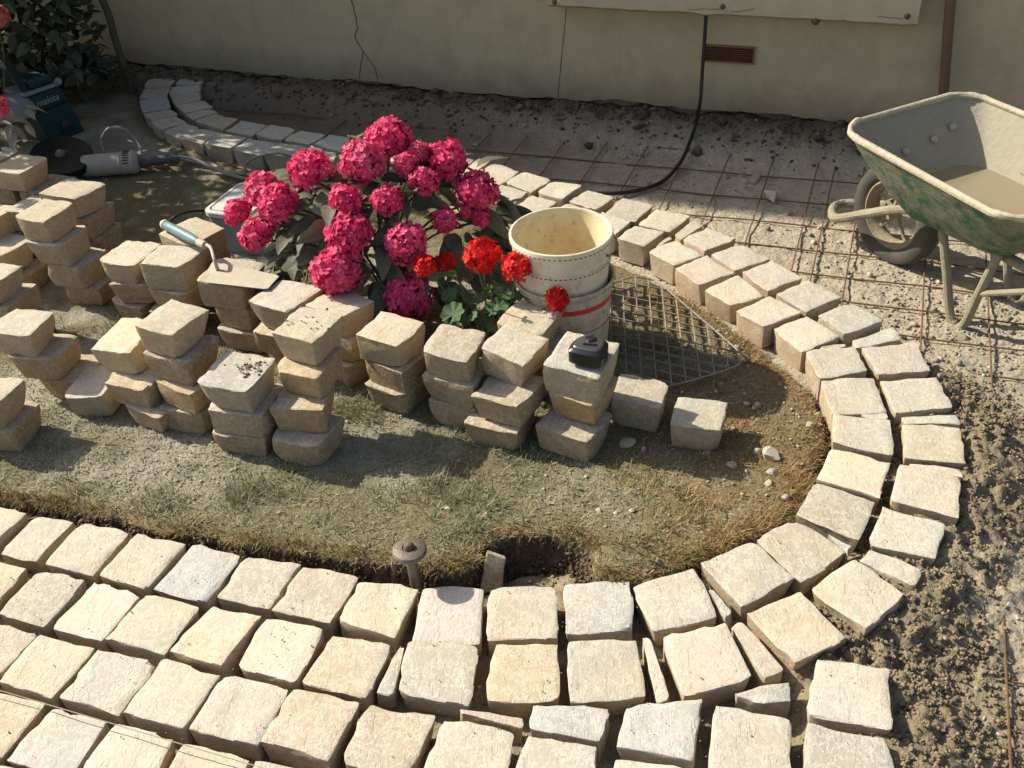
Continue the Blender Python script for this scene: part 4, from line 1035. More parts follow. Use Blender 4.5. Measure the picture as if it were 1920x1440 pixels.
# gravel on the sub-base
def gprob(x, y, i, mo, ea, de, do):
    return (~i) * (do > .02) * np.clip(.25 + .8 * fbm(x * 3, y * 3, 95) + .7 * sstep(1.05, 1.35, x) * (y < 3.0), .04, 1) * (1 - mo * .9) * (x > -.5) * (1 - .75 * sstep(3.2, 3.8, y))
x, y, z = scatter(26000, -.6, 2.2, 1.0, 4.8, gprob)
n = len(x); sz_ = nrng.uniform(.0025, .0075, n) * (1 + 1.0 * (nrng.random(n) < .07))
V, F = lumps(np.stack([x, y, z + sz_ * .25], -1), sz_, ICO1, .16, (.45, .85))
stuff('gravel', V, F, M['gravel'], 'loose mixed gravel scattered over the sandy sub-base', 'gravel', True)
# rubble at the foot of the house
s_ = nrng.uniform(-3.0, 3.6, 1500); o_ = np.abs(nrng.normal(.0, .10, 1500)) + .01
px_ = WA.x + WD.x * s_ + WN.x * o_; py_ = WA.y + WD.y * s_ + WN.y * o_
sz_ = nrng.uniform(.004, .012, 1500) * (1 + 1.4 * (nrng.random(1500) < .05)); zz_ = height(px_, py_)
V, F = lumps(np.stack([px_, py_, zz_ + sz_ * .2], -1), sz_, ICO1, .38, (.4, .9))
stuff('foundation_rubble', V, F, M['rubble'], 'dark rubble and soil lumps along the foot of the wall', 'rubble')
# fine chips on the lawn
x, y, z = scatter(2600, -1.6, 1.15, 1.6, 3.0, lambda x, y, i, mo, ea, de, do: i * np.clip(.12 + .7 * sstep(.35, .75, x) + .3 * fbm(x * 5, y * 5, 97), 0, 1))
n = len(x); sz_ = nrng.uniform(.002, .0065, n) * (1 + .9 * (x > .45) * (nrng.random(n) < .25))
V, F = lumps(np.stack([x, y, z + sz_ * .4], -1), sz_, ICO1, .3, (.35, .8))
stuff('stone_crumbs', V, F, M['chip'], 'tiny pale stone crumbs scattered on the lawn', 'stone crumbs')

# ------------------------------------------------------------------ single chips and stones
def rock(name, loc, r, seed, mat, flat=.5, long=1.3):
    rr = random.Random(seed); v, f = ICO2
    off = Vector((rr.uniform(-9, 9), rr.uniform(-9, 9), seed))
    V = []
    planes = [(Vector((rr.gauss(0, 1), rr.gauss(0, 1), rr.gauss(0, .8))).normalized(), rr.uniform(.38, .75)) for _ in range(10)]
    for p in v:
        p = Vector(p)
        for nn, d in planes:
            e = p.dot(nn) - d
            if e > 0: p -= nn * e
        p *= 1 + .10 * mnoise.noise(p * 2.5 + off)
        V.append((p.x * long * r, p.y * r, p.z * flat * r))
    o = obj(name, mesh(name, V, f, True, 28), mat, None, loc, rr.uniform(0, 6.28))
    return o
CL = ['large flat pinkish stone chunk under the single sett by the tape stack', 'small pale chip right of the pinkish chunk, in shadow',
      'grey chip at the foot of the last pale sett', 'orange tinted chip on the sunlit strip right of the last sett',
      'longest flat pale chip on the lawn near the right setts', 'grey chip touching the inner right setts',
      'broad buff chip below the longest flat chip', 'smaller buff chip just below the broad buff chip',
      'reddish brown chip on the turf left of the trench hole', 'upright grey buff chip at the rim of the trench hole',
      'left of three buff chips right of the trench hole', 'middle of three buff chips right of the trench hole', 'right of three buff chips right of the trench hole']
for k, (x, y, w) in enumerate(FEAT['chips']):
    z = float(height(x, y)[0]); r = w / 2
    if k < len(CL):
        tag(rock('stone_chip', (x, y, z + r * .15), r * .95, 40 + k, M['chip'], .5 + .25 * (k % 3 == 1), 1.1), CL[k], 'stone chip', 'chips on the lawn')
x, y, z = FEAT['rock']
ro = obj('stone_slab', sett_mesh('stone_slab', [(-.030, -.058), (.022, -.062), (.034, .050), (-.014, .058)], .022, .04, random.Random(9), .5), M['stone'])
ro.color = (.42, .36, .27, 1); ro.rotation_euler = (R(62), R(3), R(-6)); ro.location = (x, y + .012, -.035)
tag(ro, 'flat buff stone standing upright in the trench hole', 'stone')
GL = ['largest grey stone on the gravel left of the wheelbarrow', 'flat grey stone behind the largest gravel stone', 'small stone near the pink petal on the gravel',
      'buff stone sunk in the gravel below the wheelbarrow leg', 'round pale stone at the right photo edge', 'lower pale stone at the right photo edge',
      'pale stone on the shaded ground right of the hydrangea top', 'small stone on the shaded ground above the hydrangea', 'pale bluish stone behind the shaded setts',
      'stone at the wall foot near the far sett end', 'ochre stone under the wall crack', 'small stone in the sun left of the wheel', 'small stone beside the outer sett row']
for k, (x, y, w) in enumerate(FEAT['gravelstones']):
    z = float(height(x, y)[0]); r = w / 2
    tag(rock('field_stone', (x, y, z + r * .15), r, 90 + k, M['gravel'], .55, 1.25), GL[k], 'stone', 'stones on the sub-base')
M['petal_pink'] = simple('fallen_petal', (.62, .10, .34), .7)
for k, (x, y, z) in enumerate(FEAT['petals'][:2]):
    pm = MB()
    for a in range(5):
        w = a * 1.256; pm.add([(0, 0, .004), (.010 * math.cos(w - .4), .010 * math.sin(w - .4), .008), (.016 * math.cos(w), .016 * math.sin(w), .005), (.010 * math.cos(w + .4), .010 * math.sin(w + .4), .009)], [(0, 1, 2, 3)])
    tag(pm.build('fallen_blossom', M['petal_pink'], None, (x, y, float(height(x, y)[0]) + .004), False), ('pink fallen blossom on the gravel beside the black cable', 'pink fallen blossom on the gravel left of the wheelbarrow')[k], 'blossom')

# ------------------------------------------------------------------ steel reinforcing mesh
th = R(-21.2); mu = Vector((math.cos(th), math.sin(th))); mv = Vector((-mu.y, mu.x))
rebar = empty('reinforcing_mesh', (1.2, 3.6, -.07))
tag(rebar, 'rusty steel reinforcing mesh lying on the sub-base', 'steel mesh')
def bar(a, b, z, r=.0029):
    pts = []
    n = 14
    for i in range(n + 1):
        p = a.lerp(b, i / n); zz = z + .014 * mnoise.noise(Vector((p.x * 2.2, p.y * 2.2, z * 50)))
        pts.append(Vector((p.x, p.y, zz)) - rebar.location)
    MB().tube(pts, r, 6).build('bar', M['rust'], rebar)
def outside(p):
    return (not bool(poly_inside(np.array([p.x]), np.array([p.y]), OUT_POLY)[0]))
OUT_POLY = OUTER_EDGE + [(-1.6, 5.9), (-6, 6), (-6, -2), (.8, -2)]
def clip_bars(fixed, fam, lo, hi, z):
    for c in fixed:
        run = []
        t = lo
        while t <= hi:
            p = (mu * t + mv * c) if fam == 'u' else (mu * c + mv * t)
            ok = outside(p) and wall_dist(p.x, p.y) > .06
            if ok: run.append(p)
            if (not ok or t + .02 > hi) and run:
                if (run[-1] - run[0]).length > .08: bar(run[0], run[-1], z)
                run = []
            t += .02
clip_bars([4.56, 4.37, 4.162, 3.941, 3.741, 3.55, 3.375, 3.202, 3.035, 2.869, 2.693, 2.52, 2.345, 2.17, 2.0, 1.84, 1.681, 1.5], 'u', -3.2, 1.6, -.081)
clip_bars([-2.5, -2.3, -2.1, -1.91, -1.72, -1.53, -1.34, -1.15, -.96, -.77, -.582, -.393, -.202, -.13, -.012, .247, .453, .66, .86], 'v', .8, 5.2, -.0745)

# ------------------------------------------------------------------ plastic buckets
def bucket_mat(name, base, stain, sc):
    m = NM(name); n = m.noise(sc, 5, .65); f = m.noise(40, 5, .7)
    c = m.mix(m.ramp(n, [(.42, 0), (.68, .8)]), base, stain)
    c = m.mix(m.ramp(f, [(.56, 0), (.66, .6)]), c, (.40, .29, .17))
    c = m.mix(m.ramp(m.noise(17, 6, .75), [(.58, 0), (.66, .7)]), c, (.47, .42, .32))
    m.color(c).rough(.6).spec(.4); m.bump(m.noise(30, 4), .1, .003)
    return m.m
M['bucket_white'] = bucket_mat('yellowed_white_plastic', (.74, .67, .50), (.66, .50, .36), 8)
M['bucket_in'] = bucket_mat('stained_plastic_inside', (.72, .63, .40), (.62, .47, .23), 9)
def old_bucket_mat():
    m = NM('rust_streaked_bucket')
    mp = m.new('ShaderNodeMapping'); mp.inputs['Scale'].default_value = (1, 1, .28); m.link(m.coords(), mp.inputs[0])
    st = m.noise(26, 6, .7, vec=mp.outputs[0], dist=.5); f = m.noise(60, 5, .7)
    c = m.mix(m.ramp(st, [(.45, 0), (.66, .75)]), (.58, .51, .37), (.36, .265, .165))
    c = m.mix(m.ramp(f, [(.58, 0), (.66, .8)]), c, (.19, .075, .035))
    c = m.mix(m.ramp(m.noise(14, 4), [(.6, 0), (.7, .5)]), c, (.33, .33, .27))
    m.color(c).rough(.7).spec(.3); m.bump(f, .25, .003)
    return m.m
M['bucket_old'] = old_bucket_mat()
M['red_paint'] = simple('red_band', (.60, .055, .035), .5, var=.2, scale=30)
M['slot'] = simple('dark_slot', (.05, .04, .03), .9)
M['wire'] = simple('wire_handle', (.20, .15, .10), .55, .7, var=.3)
BX, BY = .18, .0 + 2.765
zg = float(height(BX, BY)[0])
lowb = empty('paint_bucket', (BX, BY, zg))
tag(lowb, 'rust streaked bucket with a red band, standing under the white bucket', 'bucket')
hl = .225 - zg
rb = lambda z: .132 + (.152 - .132) * z / hl
pr_out = [(0, 0), (rb(0) - .004, 0), (rb(0), .004)] + [(rb(hl * k / 8), hl * k / 8) for k in range(1, 8)] + [(rb(hl) - .001, hl - .012), (rb(hl) + .004, hl - .010), (rb(hl) + .005, hl - .002), (rb(hl) + .002, hl), (rb(hl) - .002, hl - .002)] + [(rb(hl * k / 5) - .003, hl * k / 5) for k in (4, 2, 1)] + [(rb(.004) - .004, .006), (0, .006)]
MB().lathe(pr_out, 56).build('body', M['bucket_old'], lowb)
MB().lathe([(rb(hl - .068) + .0008, hl - .068), (rb(hl - .050) + .0008, hl - .050)], 56).build('red_band', M['red_paint'], lowb)
MB().lathe([(rb(hl - .024) + .0006, hl - .024), (rb(hl - .024) + .004, hl - .0215), (rb(hl - .018) + .004, hl - .0195), (rb(hl - .017) + .0006, hl - .017)], 56).build('ridge', M['bucket_old'], lowb)
a0, a1 = R(-142), R(6)
hp = []
for k in range(25):
    t = k / 24; a = a0 + (a1 - a0) * t; sag = math.sin(math.pi * t)
    rr_ = rb(hl * .6) + .006 + .020 * sag
    hp.append((rr_ * math.cos(a), rr_ * math.sin(a), hl - .035 - .085 * sag))
MB().tube(hp, .0016, 6).build('handle', M['wire'], lowb)
for a in (a0, a1):
    MB().tube([(rb(hl) * math.cos(a) * .99, rb(hl) * math.sin(a) * .99, hl - .035), ((rb(hl) + .010) * math.cos(a), (rb(hl) + .010) * math.sin(a), hl - .035)], .009, 12).build('handle_lug', M['bucket_old'], lowb)
upb = empty('plastic_bucket', (BX - .004, BY, .2075))
upb.rotation_euler = (R(.8), R(-.6), 0)
tag(upb, 'white plastic bucket with slotted rim nested in the rusty bucket', 'bucket')
hu = .165; ru = lambda z: .139 + .0135 * (z / hu)
prof = [(ru(0) - .004, -.12), (ru(0), .0)] + [(ru(hu * .48), hu * .48), (ru(hu * .48) + .0045, hu * .485), (ru(hu * .48) + .0050, hu * .53), (ru(hu * .5) + .001, hu * .535), (ru(hu * .86), hu * .86), (ru(hu) + .0035, hu * .87), (ru(hu) + .0045, hu * .965), (ru(hu) + .003, hu * .992), (ru(hu), hu), (ru(hu) - .0035, hu * .995), (ru(hu) - .005, hu * .97)]
MB().lathe(prof, 64).build('wall', M['bucket_white'], upb)
MB().lathe([(ru(hu) - .0052, hu * .972), (ru(hu * .5) - .005, hu * .5), (ru(0) - .005, 0), (ru(0) - .012, -.115), (.11, -.118), (0, -.118)], 64).build('inside', M['bucket_in'], upb)
for zc, rr_, nm in ((hu * .905, ru(hu) + .0042, 'slot'), (hu * .49, ru(hu * .48) + .0052, 'slot')):
    for k in range(64):
        a = 2 * math.pi * k / 64
        if math.sin(a) > .35: continue
        MB().box((rr_ * math.cos(a), rr_ * math.sin(a), zc), (.0012, .0072, .0028), a).build(nm, M['slot'], upb, smooth=False)
hp = []
a0, a1 = R(-33), R(147)
for k in range(31):
    t = k / 30; a = a0 + (a1 - a0) * t; sag = math.sin(math.pi * t)
    rr_ = ru(hu) + .006 + .012 * min(1, sag * 2.5)
    hp.append((rr_ * math.cos(a), rr_ * math.sin(a), hu * .70 - .012 * sag))
MB().tube(hp, .0016, 6).build('handle', M['wire'], upb)
for a in (a0, a1):
    MB().tube([(ru(hu) * math.cos(a), ru(hu) * math.sin(a), hu * .70), ((ru(hu) + .008) * math.cos(a), (ru(hu) + .008) * math.sin(a), hu * .70)], .004, 10).build('handle_lug', M['wire'], upb)

# ------------------------------------------------------------------ grid panel on the lawn
M['grate'] = simple('dusty_galvanised_grid', (.28, .25, .205), .85, .0, var=.4, scale=25, bump=.2)
gp = [Vector(p) for p in FEAT['grate']]
gcz = -.034
grate = empty('grid_panel', (.5, 2.8, gcz)); tag(grate, 'grey metal grid panel with rounded corners lying right of the buckets', 'grid panel')
loc_ = lambda p, z=0: (p[0] - .5, p[1] - 2.8, z)
cl = spline([(p.x, p.y, 0) for p in gp] + [(gp[0].x, gp[0].y, 0)], 4)
MB().tube([loc_((p.x, p.y), .004) for p in cl], .0028, 6, flat=1.0).build('frame', M['grate'], grate)
gpoly = [(p.x, p.y) for p in cl[:-1]]
def grid_family(ang, spacing, c0, cnt, z, w, h):
    d = Vector((math.cos(ang), math.sin(ang))); nn = Vector((-d.y, d.x))
    for k in range(-cnt, cnt + 1):
        o_ = Vector(c0) + nn * spacing * k
        ts = np.arange(-.9, .9, .004); xs = o_.x + d.x * ts; ys = o_.y + d.y * ts
        ins_ = poly_inside(xs, ys, gpoly)
        if ins_.sum() < 6: continue
        t0, t1 = ts[ins_][0], ts[ins_][-1]
        a, b = o_ + d * float(t0), o_ + d * float(t1); c = (a + b) / 2
        MB().box(loc_((c.x, c.y), z), ((b - a).length, w, h), ang).build('bar', M['grate'], grate, smooth=False)
grid_family(R(-95.8), .0445, (.409, 3.126), 14, .003, .0030, .008)
grid_family(R(-28), .047, (.367, 2.938), 14, .0045, .0024, .005)

# ------------------------------------------------------------------ tape measure
M['tape_body'] = simple('black_plastic', (.014, .014, .015), .28, var=.3, scale=20, spec=.6)
M['tape_chrome'] = simple('scuffed_chrome_plastic', (.16, .16, .165), .25, .7, var=.3, scale=30)
T = [Vector(p) for p in FEAT['tape']]
tc = sum(T, Vector()) / 4
tape = empty('tape_measure', (tc.x + .006, tc.y + .012, .2085), R(-27)); tape.scale = (1.22,) * 3; tag(tape, 'black tape measure lying on a sett stack', 'tape measure')
def rounded_prism(pts, z0, z1, bev):
    n = len(pts); c = Vector((sum(p[0] for p in pts) / n, sum(p[1] for p in pts) / n))
    rows = [(1 - bev / .04, z0), (1, z0 + bev), (1, z1 - bev), (1 - bev / .05, z1 - bev * .25), (1 - bev / .025, z1)]
    v = []; f = []
    for s, z in rows:
        for p in pts: q = c + (Vector(p) - c) * s; v.append((q.x, q.y, z))
    for r in range(len(rows) - 1):
        for k in range(n): f.append((r * n + k, r * n + (k + 1) % n, (r + 1) * n + (k + 1) % n, (r + 1) * n + k))
    f.append(tuple(range(n - 1, -1, -1))); f.append(tuple((len(rows) - 1) * n + k for k in range(n)))
    return v, f
out = [(p.x, p.y) for p in spline([(-.040, -.026, 0), (-.034, -.036, 0), (.0, -.039, 0), (.034, -.034, 0), (.041, -.012, 0), (.036, .020, 0), (.016, .037, 0), (-.016, .038, 0), (-.036, .022, 0), (-.042, -.002, 0), (-.040, -.026, 0)], 5)[:-1]]
tb = MB(); tb.add(*rounded_prism(out, 0, .042, .007)); tb.build('case', M['tape_body'], tape)
side = MB(); side.add(*rounded_prism([(x * .78, y * .78) for x, y in out], .038, .0455, .003)); side.build('side_cap', M['tape_chrome'], tape)
MB().lathe([(0, .0490), (.009, .0488), (.0105, .047), (.0125, .0475), (.013, .044)], 24, Matrix.Translation((-.002, .012, 0))).build('centre_disc', M['tape_body'], tape)
MB().box((.004, -.010, .0465), (.030, .005, .003), R(12)).build('lock_button', M['tape_body'], tape)
MB().box((.041, -.026, .020), (.006, .014, .018)).build('blade_hook', M['tape_chrome'], tape)

# ------------------------------------------------------------------ trowel
M['blade'] = simple('mortar_dusted_steel', (.44, .395, .30), .7, .1, var=.2, scale=30, bump=.25, bscale=110)
M['trowel_handle'] = simple('blue_plastic_grip', (.13, .215, .235), .5, var=.25, scale=35, bump=.15)
M['trowel_cream'] = simple('dusty_grip_edge', (.42, .36, .27), .7, var=.25, scale=35, bump=.2)
TR = FEAT['trowel']; trowel = empty('trowel', tuple(TR['heel'])); tag(trowel, 'steel trowel with blue handle lying across the stacked setts', 'trowel')
tl = lambda p, dz=0: (p[0] - TR['heel'][0], p[1] - TR['heel'][1], p[2] - TR['heel'][2] + dz)
q = [Vector(tl(p)) for p in TR['blade']]
bv = []
for z in (-.0022, 0):
    for i in range(4):
        a, b = q[i], q[(i + 1) % 4]
        for t in (.06, .5, .94): v = a.lerp(b, t); bv.append((v.x, v.y, v.z + z))
bm_ = MB(); bm_.add(bv, [tuple(range(11, -1, -1)), tuple(range(12, 24))] + [(k, (k + 1) % 12, 12 + (k + 1) % 12, 12 + k) for k in range(12)])
bm_.build('blade', M['blade'], trowel, smooth=False)
MB().tube(spline([tl(TR['heel'], .001), tl(((TR['heel'][0] * 2 + TR['neck'][0]) / 3, (TR['heel'][1] * 2 + TR['neck'][1]) / 3, TR['heel'][2]), .008), tl(TR['neck']), tl(TR['bend']), tl(TR['fer'])], 6), [.0065] * 9 + [.0055] * 8 + [.006] * 8, 10).build('tang', M['blade'], trowel)
A_, B_ = Vector(tl(TR['fer'])), Vector(tl(TR['end']))
MB().tube([A_.lerp(B_, t) for t in (-.06, -.05, .06, .10, .11)], [.009, .0125, .0135, .0135, .011], 14).build('ferrule', M['trowel_cream'], trowel)
MB().tube([A_.lerp(B_, t) for t in (.09, .12, .22, .4, .6, .8, .92, .93)], [.010, .0135, .0155, .0175, .0178, .0165, .0150, .013], 16).build('grip', M['trowel_handle'], trowel)
MB().tube([A_.lerp(B_, t) for t in (.925, .93, .97, 1.0, 1.012)], [.0145, .0172, .0176, .0145, .008], 16).build('end_cap', M['trowel_cream'], trowel)

# ------------------------------------------------------------------ iron stake, string line
sx_, sy_, sz_ = FEAT['stake']
stake = empty('iron_stake', (sx_, sy_, -.085)); tag(stake, 'iron stake with round mushroom cap standing in the trench', 'stake')
MB().tube([(.010, -.012, -.05), (.004, -.004, .06), (0, 0, .165)], [.0125, .0135, .0135], 12).build('shaft', M['iron'], stake)
MB().lathe([(0, .160), (.034, .162), (.0405, .166), (.0415, .171), (.038, .1765), (.022, .182), (.0165, .1815), (.0155, .179), (0, .179)], 36).build('cap', M['iron'], stake)
MB().lathe([(.013, .179), (.0125, .187), (.008, .193), (.0, .195)], 20).build('cap_nut', M['ironred'], stake)
M['string'] = simple('nylon_string', (.33, .30, .25), .6)
MB().tube(spline([tuple(p) for p in FEAT['string']], 4), .0011, 5).build('line', M['string'])
st = bpy.data.objects['line']; st.name = 'string_line'; tag(st, 'thin string line stretched over the front setts', 'string')

x = nrng.uniform(-1.3, .95, 420); y = nrng.uniform(1.15, 2.0, 420); k = ~poly_inside(x, y, LAWN_EDGE); x, y = x[k], y[k]
V, F = lumps(np.stack([x, y, np.full(len(x), .0022)], -1), nrng.uniform(.0008, .0024, len(x)), ICO1, .3)
stuff('mortar_specks', V, F, M['crumb'], 'specks of dry mortar on the laid setts', 'mortar')

# ------------------------------------------------------------------ plants
def leaf_mesh(name, L, Wd, fold, droop, seed, tipp=1.0, serr=0.0, nu=7):
    rr = random.Random(seed); v = []; f = []
    for i in range(nu + 1):
        t = i / nu
        w = Wd * math.sin(math.pi * min(1, t ** .75 * 1.0)) ** .8 * (1 - .25 * t) if 0 < t < 1 else 0.0015
        for k in (-1, -.55, 0, .55, 1):
            z = -droop * t * t * L + fold * abs(k) * w + .006 * mnoise.noise(Vector((t * 4, k * 2, seed)))
            v.append((k * w * .5 * (1 + (serr * (1 if i % 2 else -1) if abs(k) == 1 else 0)), t * L, z))
    for i in range(nu):
        for k in range(4): f.append((i * 5 + k, i * 5 + k + 1, (i + 1) * 5 + k + 1, (i + 1) * 5 + k))
    return mesh(name, v, f, True)

def leaf_mat(name, c1, c2, dust, tl=.18):
    m = NM(name); c = m.mix(m.objrand(), c1, c2)
    n = m.noise(18, 4, .6); c = m.mix(m.ramp(n, [(.35, 0), (.7, dust)]), c, (.27, .25, .18))
    m.color(c).rough(.62).spec(.35); m.bump(m.noise(60, 4), .3, .004); m.translucent(c, tl)
    return m.m
M['hyd_leaf'] = leaf_mat('hydrangea_leaf', (.050, .062, .034), (.090, .100, .055), .5)
M['ger_leaf'] = leaf_mat('geranium_leaf', (.055, .115, .040), (.10, .17, .07), .12, .25)
M['bright_leaf'] = leaf_mat('fresh_leaf', (.08, .17, .02), (.12, .22, .03), .05, .35)
M['rose_leaf'] = leaf_mat('rose_leaf', (.050, .070, .035), (.095, .105, .060), .35)
M['stem'] = simple('green_stem', (.10, .13, .045), .7, var=.3)
M['woody'] = simple('woody_stem', (.085, .075, .042), .85, var=.35, scale=30, bump=.4)

def petal_mat(name, c1, c2, tl=.25):
    m = NM(name); c = m.mix(m.island(), c1, c2)
    c = m.mix(m.math('MULTIPLY', m.objrand(), .55), c, m.mix(1.0, c, (.82, 2.2, 1.25), 'MULTIPLY'))
    m.color(c).rough(.6).spec(.25); m.translucent(c, tl)
    return m.m
M['magenta'] = petal_mat('magenta_petal', (.66, .022, .115), (.84, .095, .235))
M['scarlet'] = petal_mat('scarlet_petal', (.62, .008, .010), (.78, .022, .018))
M['salmon'] = petal_mat('salmon_petal', (.55, .10, .085), (.62, .17, .13))
M['rosepink'] = petal_mat('rose_pink_petal', (.55, .06, .12), (.62, .12, .18))
M['core_m'] = simple('bloom_core', (.28, .01, .045), .8)
M['core_r'] = simple('scarlet_core', (.30, .01, .008), .8)
M['yellow'] = petal_mat('yellow_petal', (.62, .36, .03), (.70, .46, .06))

def bloom_mesh(name, seed, n, fsize, petals, lo=-.55, squash=.92, rag=.06):
    rr = random.Random(seed); V = []; F = []
    core_v, core_f = ICO2
    ga = math.pi * (3 - math.sqrt(5))
    off = Vector((seed * 1.7, seed * .3, seed))
    for i in range(n):
        z = 1 - (1 - lo) * (i + .5) / n; r = math.sqrt(max(0, 1 - z * z)); a = i * ga + rr.uniform(-.15, .15)
        d = Vector((r * math.cos(a), r * math.sin(a), z)).normalized()
        p = d * (1 + rag * mnoise.noise(d * 2.4 + off) * 2 + rr.uniform(-.09, .05)); p.z *= squash
        nrm = (d + Vector((rr.gauss(0, .28), rr.gauss(0, .28), rr.gauss(0, .28)))).normalized()
        qn = nrm.to_track_quat('Z', 'Y').to_matrix(); ph = rr.uniform(0, 6.28); s = fsize * rr.uniform(.8, 1.15)
        for k in range(petals):
            w = ph + 2 * math.pi * k / petals; sp = math.pi / petals * .92
            lift = rr.uniform(.05, .38); twist = rr.uniform(-.12, .12)
            pts = [(0, 0, 0), (.62 * math.cos(w - sp), .62 * math.sin(w - sp), lift * .5 + twist), (1.0 * math.cos(w - sp * .45), 1.0 * math.sin(w - sp * .45), lift * 1.0),
                   (1.0 * math.cos(w + sp * .45), 1.0 * math.sin(w + sp * .45), lift * .85), (.62 * math.cos(w + sp), .62 * math.sin(w + sp), lift * .5 - twist)]
            b = len(V); V += [tuple(p + qn @ (Vector(q_) * s)) for q_ in pts]; F += [(b, b + 1, b + 2), (b, b + 2, b + 3), (b, b + 3, b + 4)]
    me = mesh(name, V, F, True)
    return me
def core_mesh(name):
    v, f = ICO2; return mesh(name, [(p[0] * .9, p[1] * .9, p[2] * .82) for p in v], f, True)
HYD = [bloom_mesh('bloom', k, 112 + 5 * k, .27, 4, -.55, .80 + .03 * k, .11 + .015 * (k % 3)) for k in range(9)]
for me in HYD: me.materials.append(M['magenta'])
CORE_M = core_mesh('bloom_core'); CORE_M.materials.append(M['core_m'])
GER = [bloom_mesh('geranium_bloom', 20 + k, 42, .40, 5, -.35, .8, .16) for k in range(4)]
for me in GER: me.materials.append(M['scarlet'])
CORE_R = mesh('geranium_core', [(p[0] * .7, p[1] * .7, p[2] * .55) for p in ICO2[0]], ICO2[1], True); CORE_R.materials.append(M['core_r'])

def put(name, me, parent, loc, rot=None, scale=1.0, mat=None):
    o = obj(name, me, mat, parent)
    o.location = Vector(loc) - (parent.location if parent else Vector())
    if rot is not None:
        o.rotation_mode = 'QUATERNION'; o.rotation_quaternion = rot
    o.scale = (scale,) * 3
    return o
def leaf_rot(direction, up, roll=0.0):
    d = Vector(direction).normalized(); u = Vector(up); u = (u - d * u.dot(d)).normalized(); s = d.cross(u)
    m = Matrix((s, d, u)).transposed()
    return (m.to_quaternion() @ Quaternion((0, 1, 0), roll))

hb = Vector((-.40, 3.16, float(height(-.40, 3.16)[0])))
hyd = empty('hydrangea', hb); tag(hyd, 'hydrangea bush with crimson pink ball blooms and dull green leaves', 'hydrangea')
rr = random.Random(51)
HC = Vector((-.40, 3.16, .1)); HR = Vector((.47, .40, .44))
for k, (x, y, z, r) in enumerate(FEAT['heads']):
    p = Vector((x, y, z)); nrm = Vector(((p.x - HC.x) / HR.x ** 2, (p.y - HC.y) / HR.y ** 2, (p.z - HC.z) / HR.z ** 2)).normalized()
    nrm = (nrm + Vector((0, 0, .7))).normalized()
    q = nrm.to_track_quat('Z', 'Y') @ Quaternion((0, 0, 1), rr.uniform(0, 6.28))
    h = put('flower_head', HYD[k % 9], hyd, p, q, r * .93)
    c = obj('head_core', CORE_M, None, h)
    st_ = spline([(hb.x + rr.uniform(-.06, .06), hb.y + rr.uniform(-.06, .06), hb.z), (hb.x * .6 + p.x * .4, hb.y * .6 + p.y * .4, hb.z * .35 + p.z * .65), tuple(p - nrm * r * .6)], 5)
    MB().tube([v - hb for v in st_], .0045, 6).build('stem', M['woody'], hyd)
HL = [leaf_mesh('leaf', 1.0, .62, .16, .25 + .12 * k, 60 + k, serr=.04) for k in range(5)]
for me in HL: me.materials.append(M['hyd_leaf'])
for k in range(300):
    a = rr.uniform(0, 6.28); el = math.asin(rr.uniform(-.15, .97))
    u = Vector((math.cos(el) * math.cos(a), math.cos(el) * math.sin(a), math.sin(el)))
    dep = rr.uniform(.70, .97)
    p = Vector((HC.x + HR.x * u.x * dep, HC.y + HR.y * u.y * dep, HC.z + HR.z * u.z * dep))
    if p.z < -.02: continue
    out_ = Vector((u.x, u.y, u.z * .35 - rr.uniform(.0, .55)))
    put('leaf', HL[k % 5], hyd, p, leaf_rot(out_ + Vector((rr.gauss(0, .35), rr.gauss(0, .35), rr.gauss(0, .2))), u + Vector((0, 0, .9)), rr.gauss(0, .35)), rr.uniform(.075, .125))

gb = Vector((-.06, 2.70, float(height(-.06, 2.70)[0])))
ger = empty('geranium', gb); tag(ger, 'red geranium with round leaves growing between hydrangea and buckets', 'geranium')
GBS = [bud for bud in FEAT['gerbud']]
for k, (x, y, z, r) in enumerate(FEAT['ger']):
    p = Vector((x, y, z)); nrm = (p - Vector((x * .5, y, -.1)) + Vector((0, -.15, 0))).normalized()
    if k == 2: nrm = Vector((.55, -.35, .35)).normalized()
    h = put('flower_head', GER[k % 4], ger, p, nrm.to_track_quat('Z', 'Y') @ Quaternion((0, 0, 1), rr.uniform(0, 6)), r * .95)
    obj('head_core', CORE_R, None, h)
    base = gb + Vector((rr.uniform(-.05, .06), rr.uniform(-.05, .05), 0))
    MB().tube([v - gb for v in spline([base, base.lerp(p, .5) + Vector((0, 0, .03)), p - nrm * r * .3], 6)], .0028, 6).build('stem', M['stem'], ger)
for x, y, z, r in GBS:
    p = Vector((x, y, z)); base = gb + Vector((rr.uniform(-.05, .05), -.03, 0))
    MB().tube([v - gb for v in spline([base, base.lerp(p, .5) + Vector((.005, 0, .02)), p], 6)], .0024, 6).build('stem', M['stem'], ger)
    bd = MB()
    for j in range(9):
        d = Vector((rr.gauss(0, 1), rr.gauss(0, 1), rr.uniform(0, 1.4))).normalized()
        bd.tube([p - gb, p - gb + d * r * .9, p - gb + d * r * 1.6], [.0012, .0036, .0012], 6)
    bd.build('bud_cluster', M['bright_leaf'], ger)
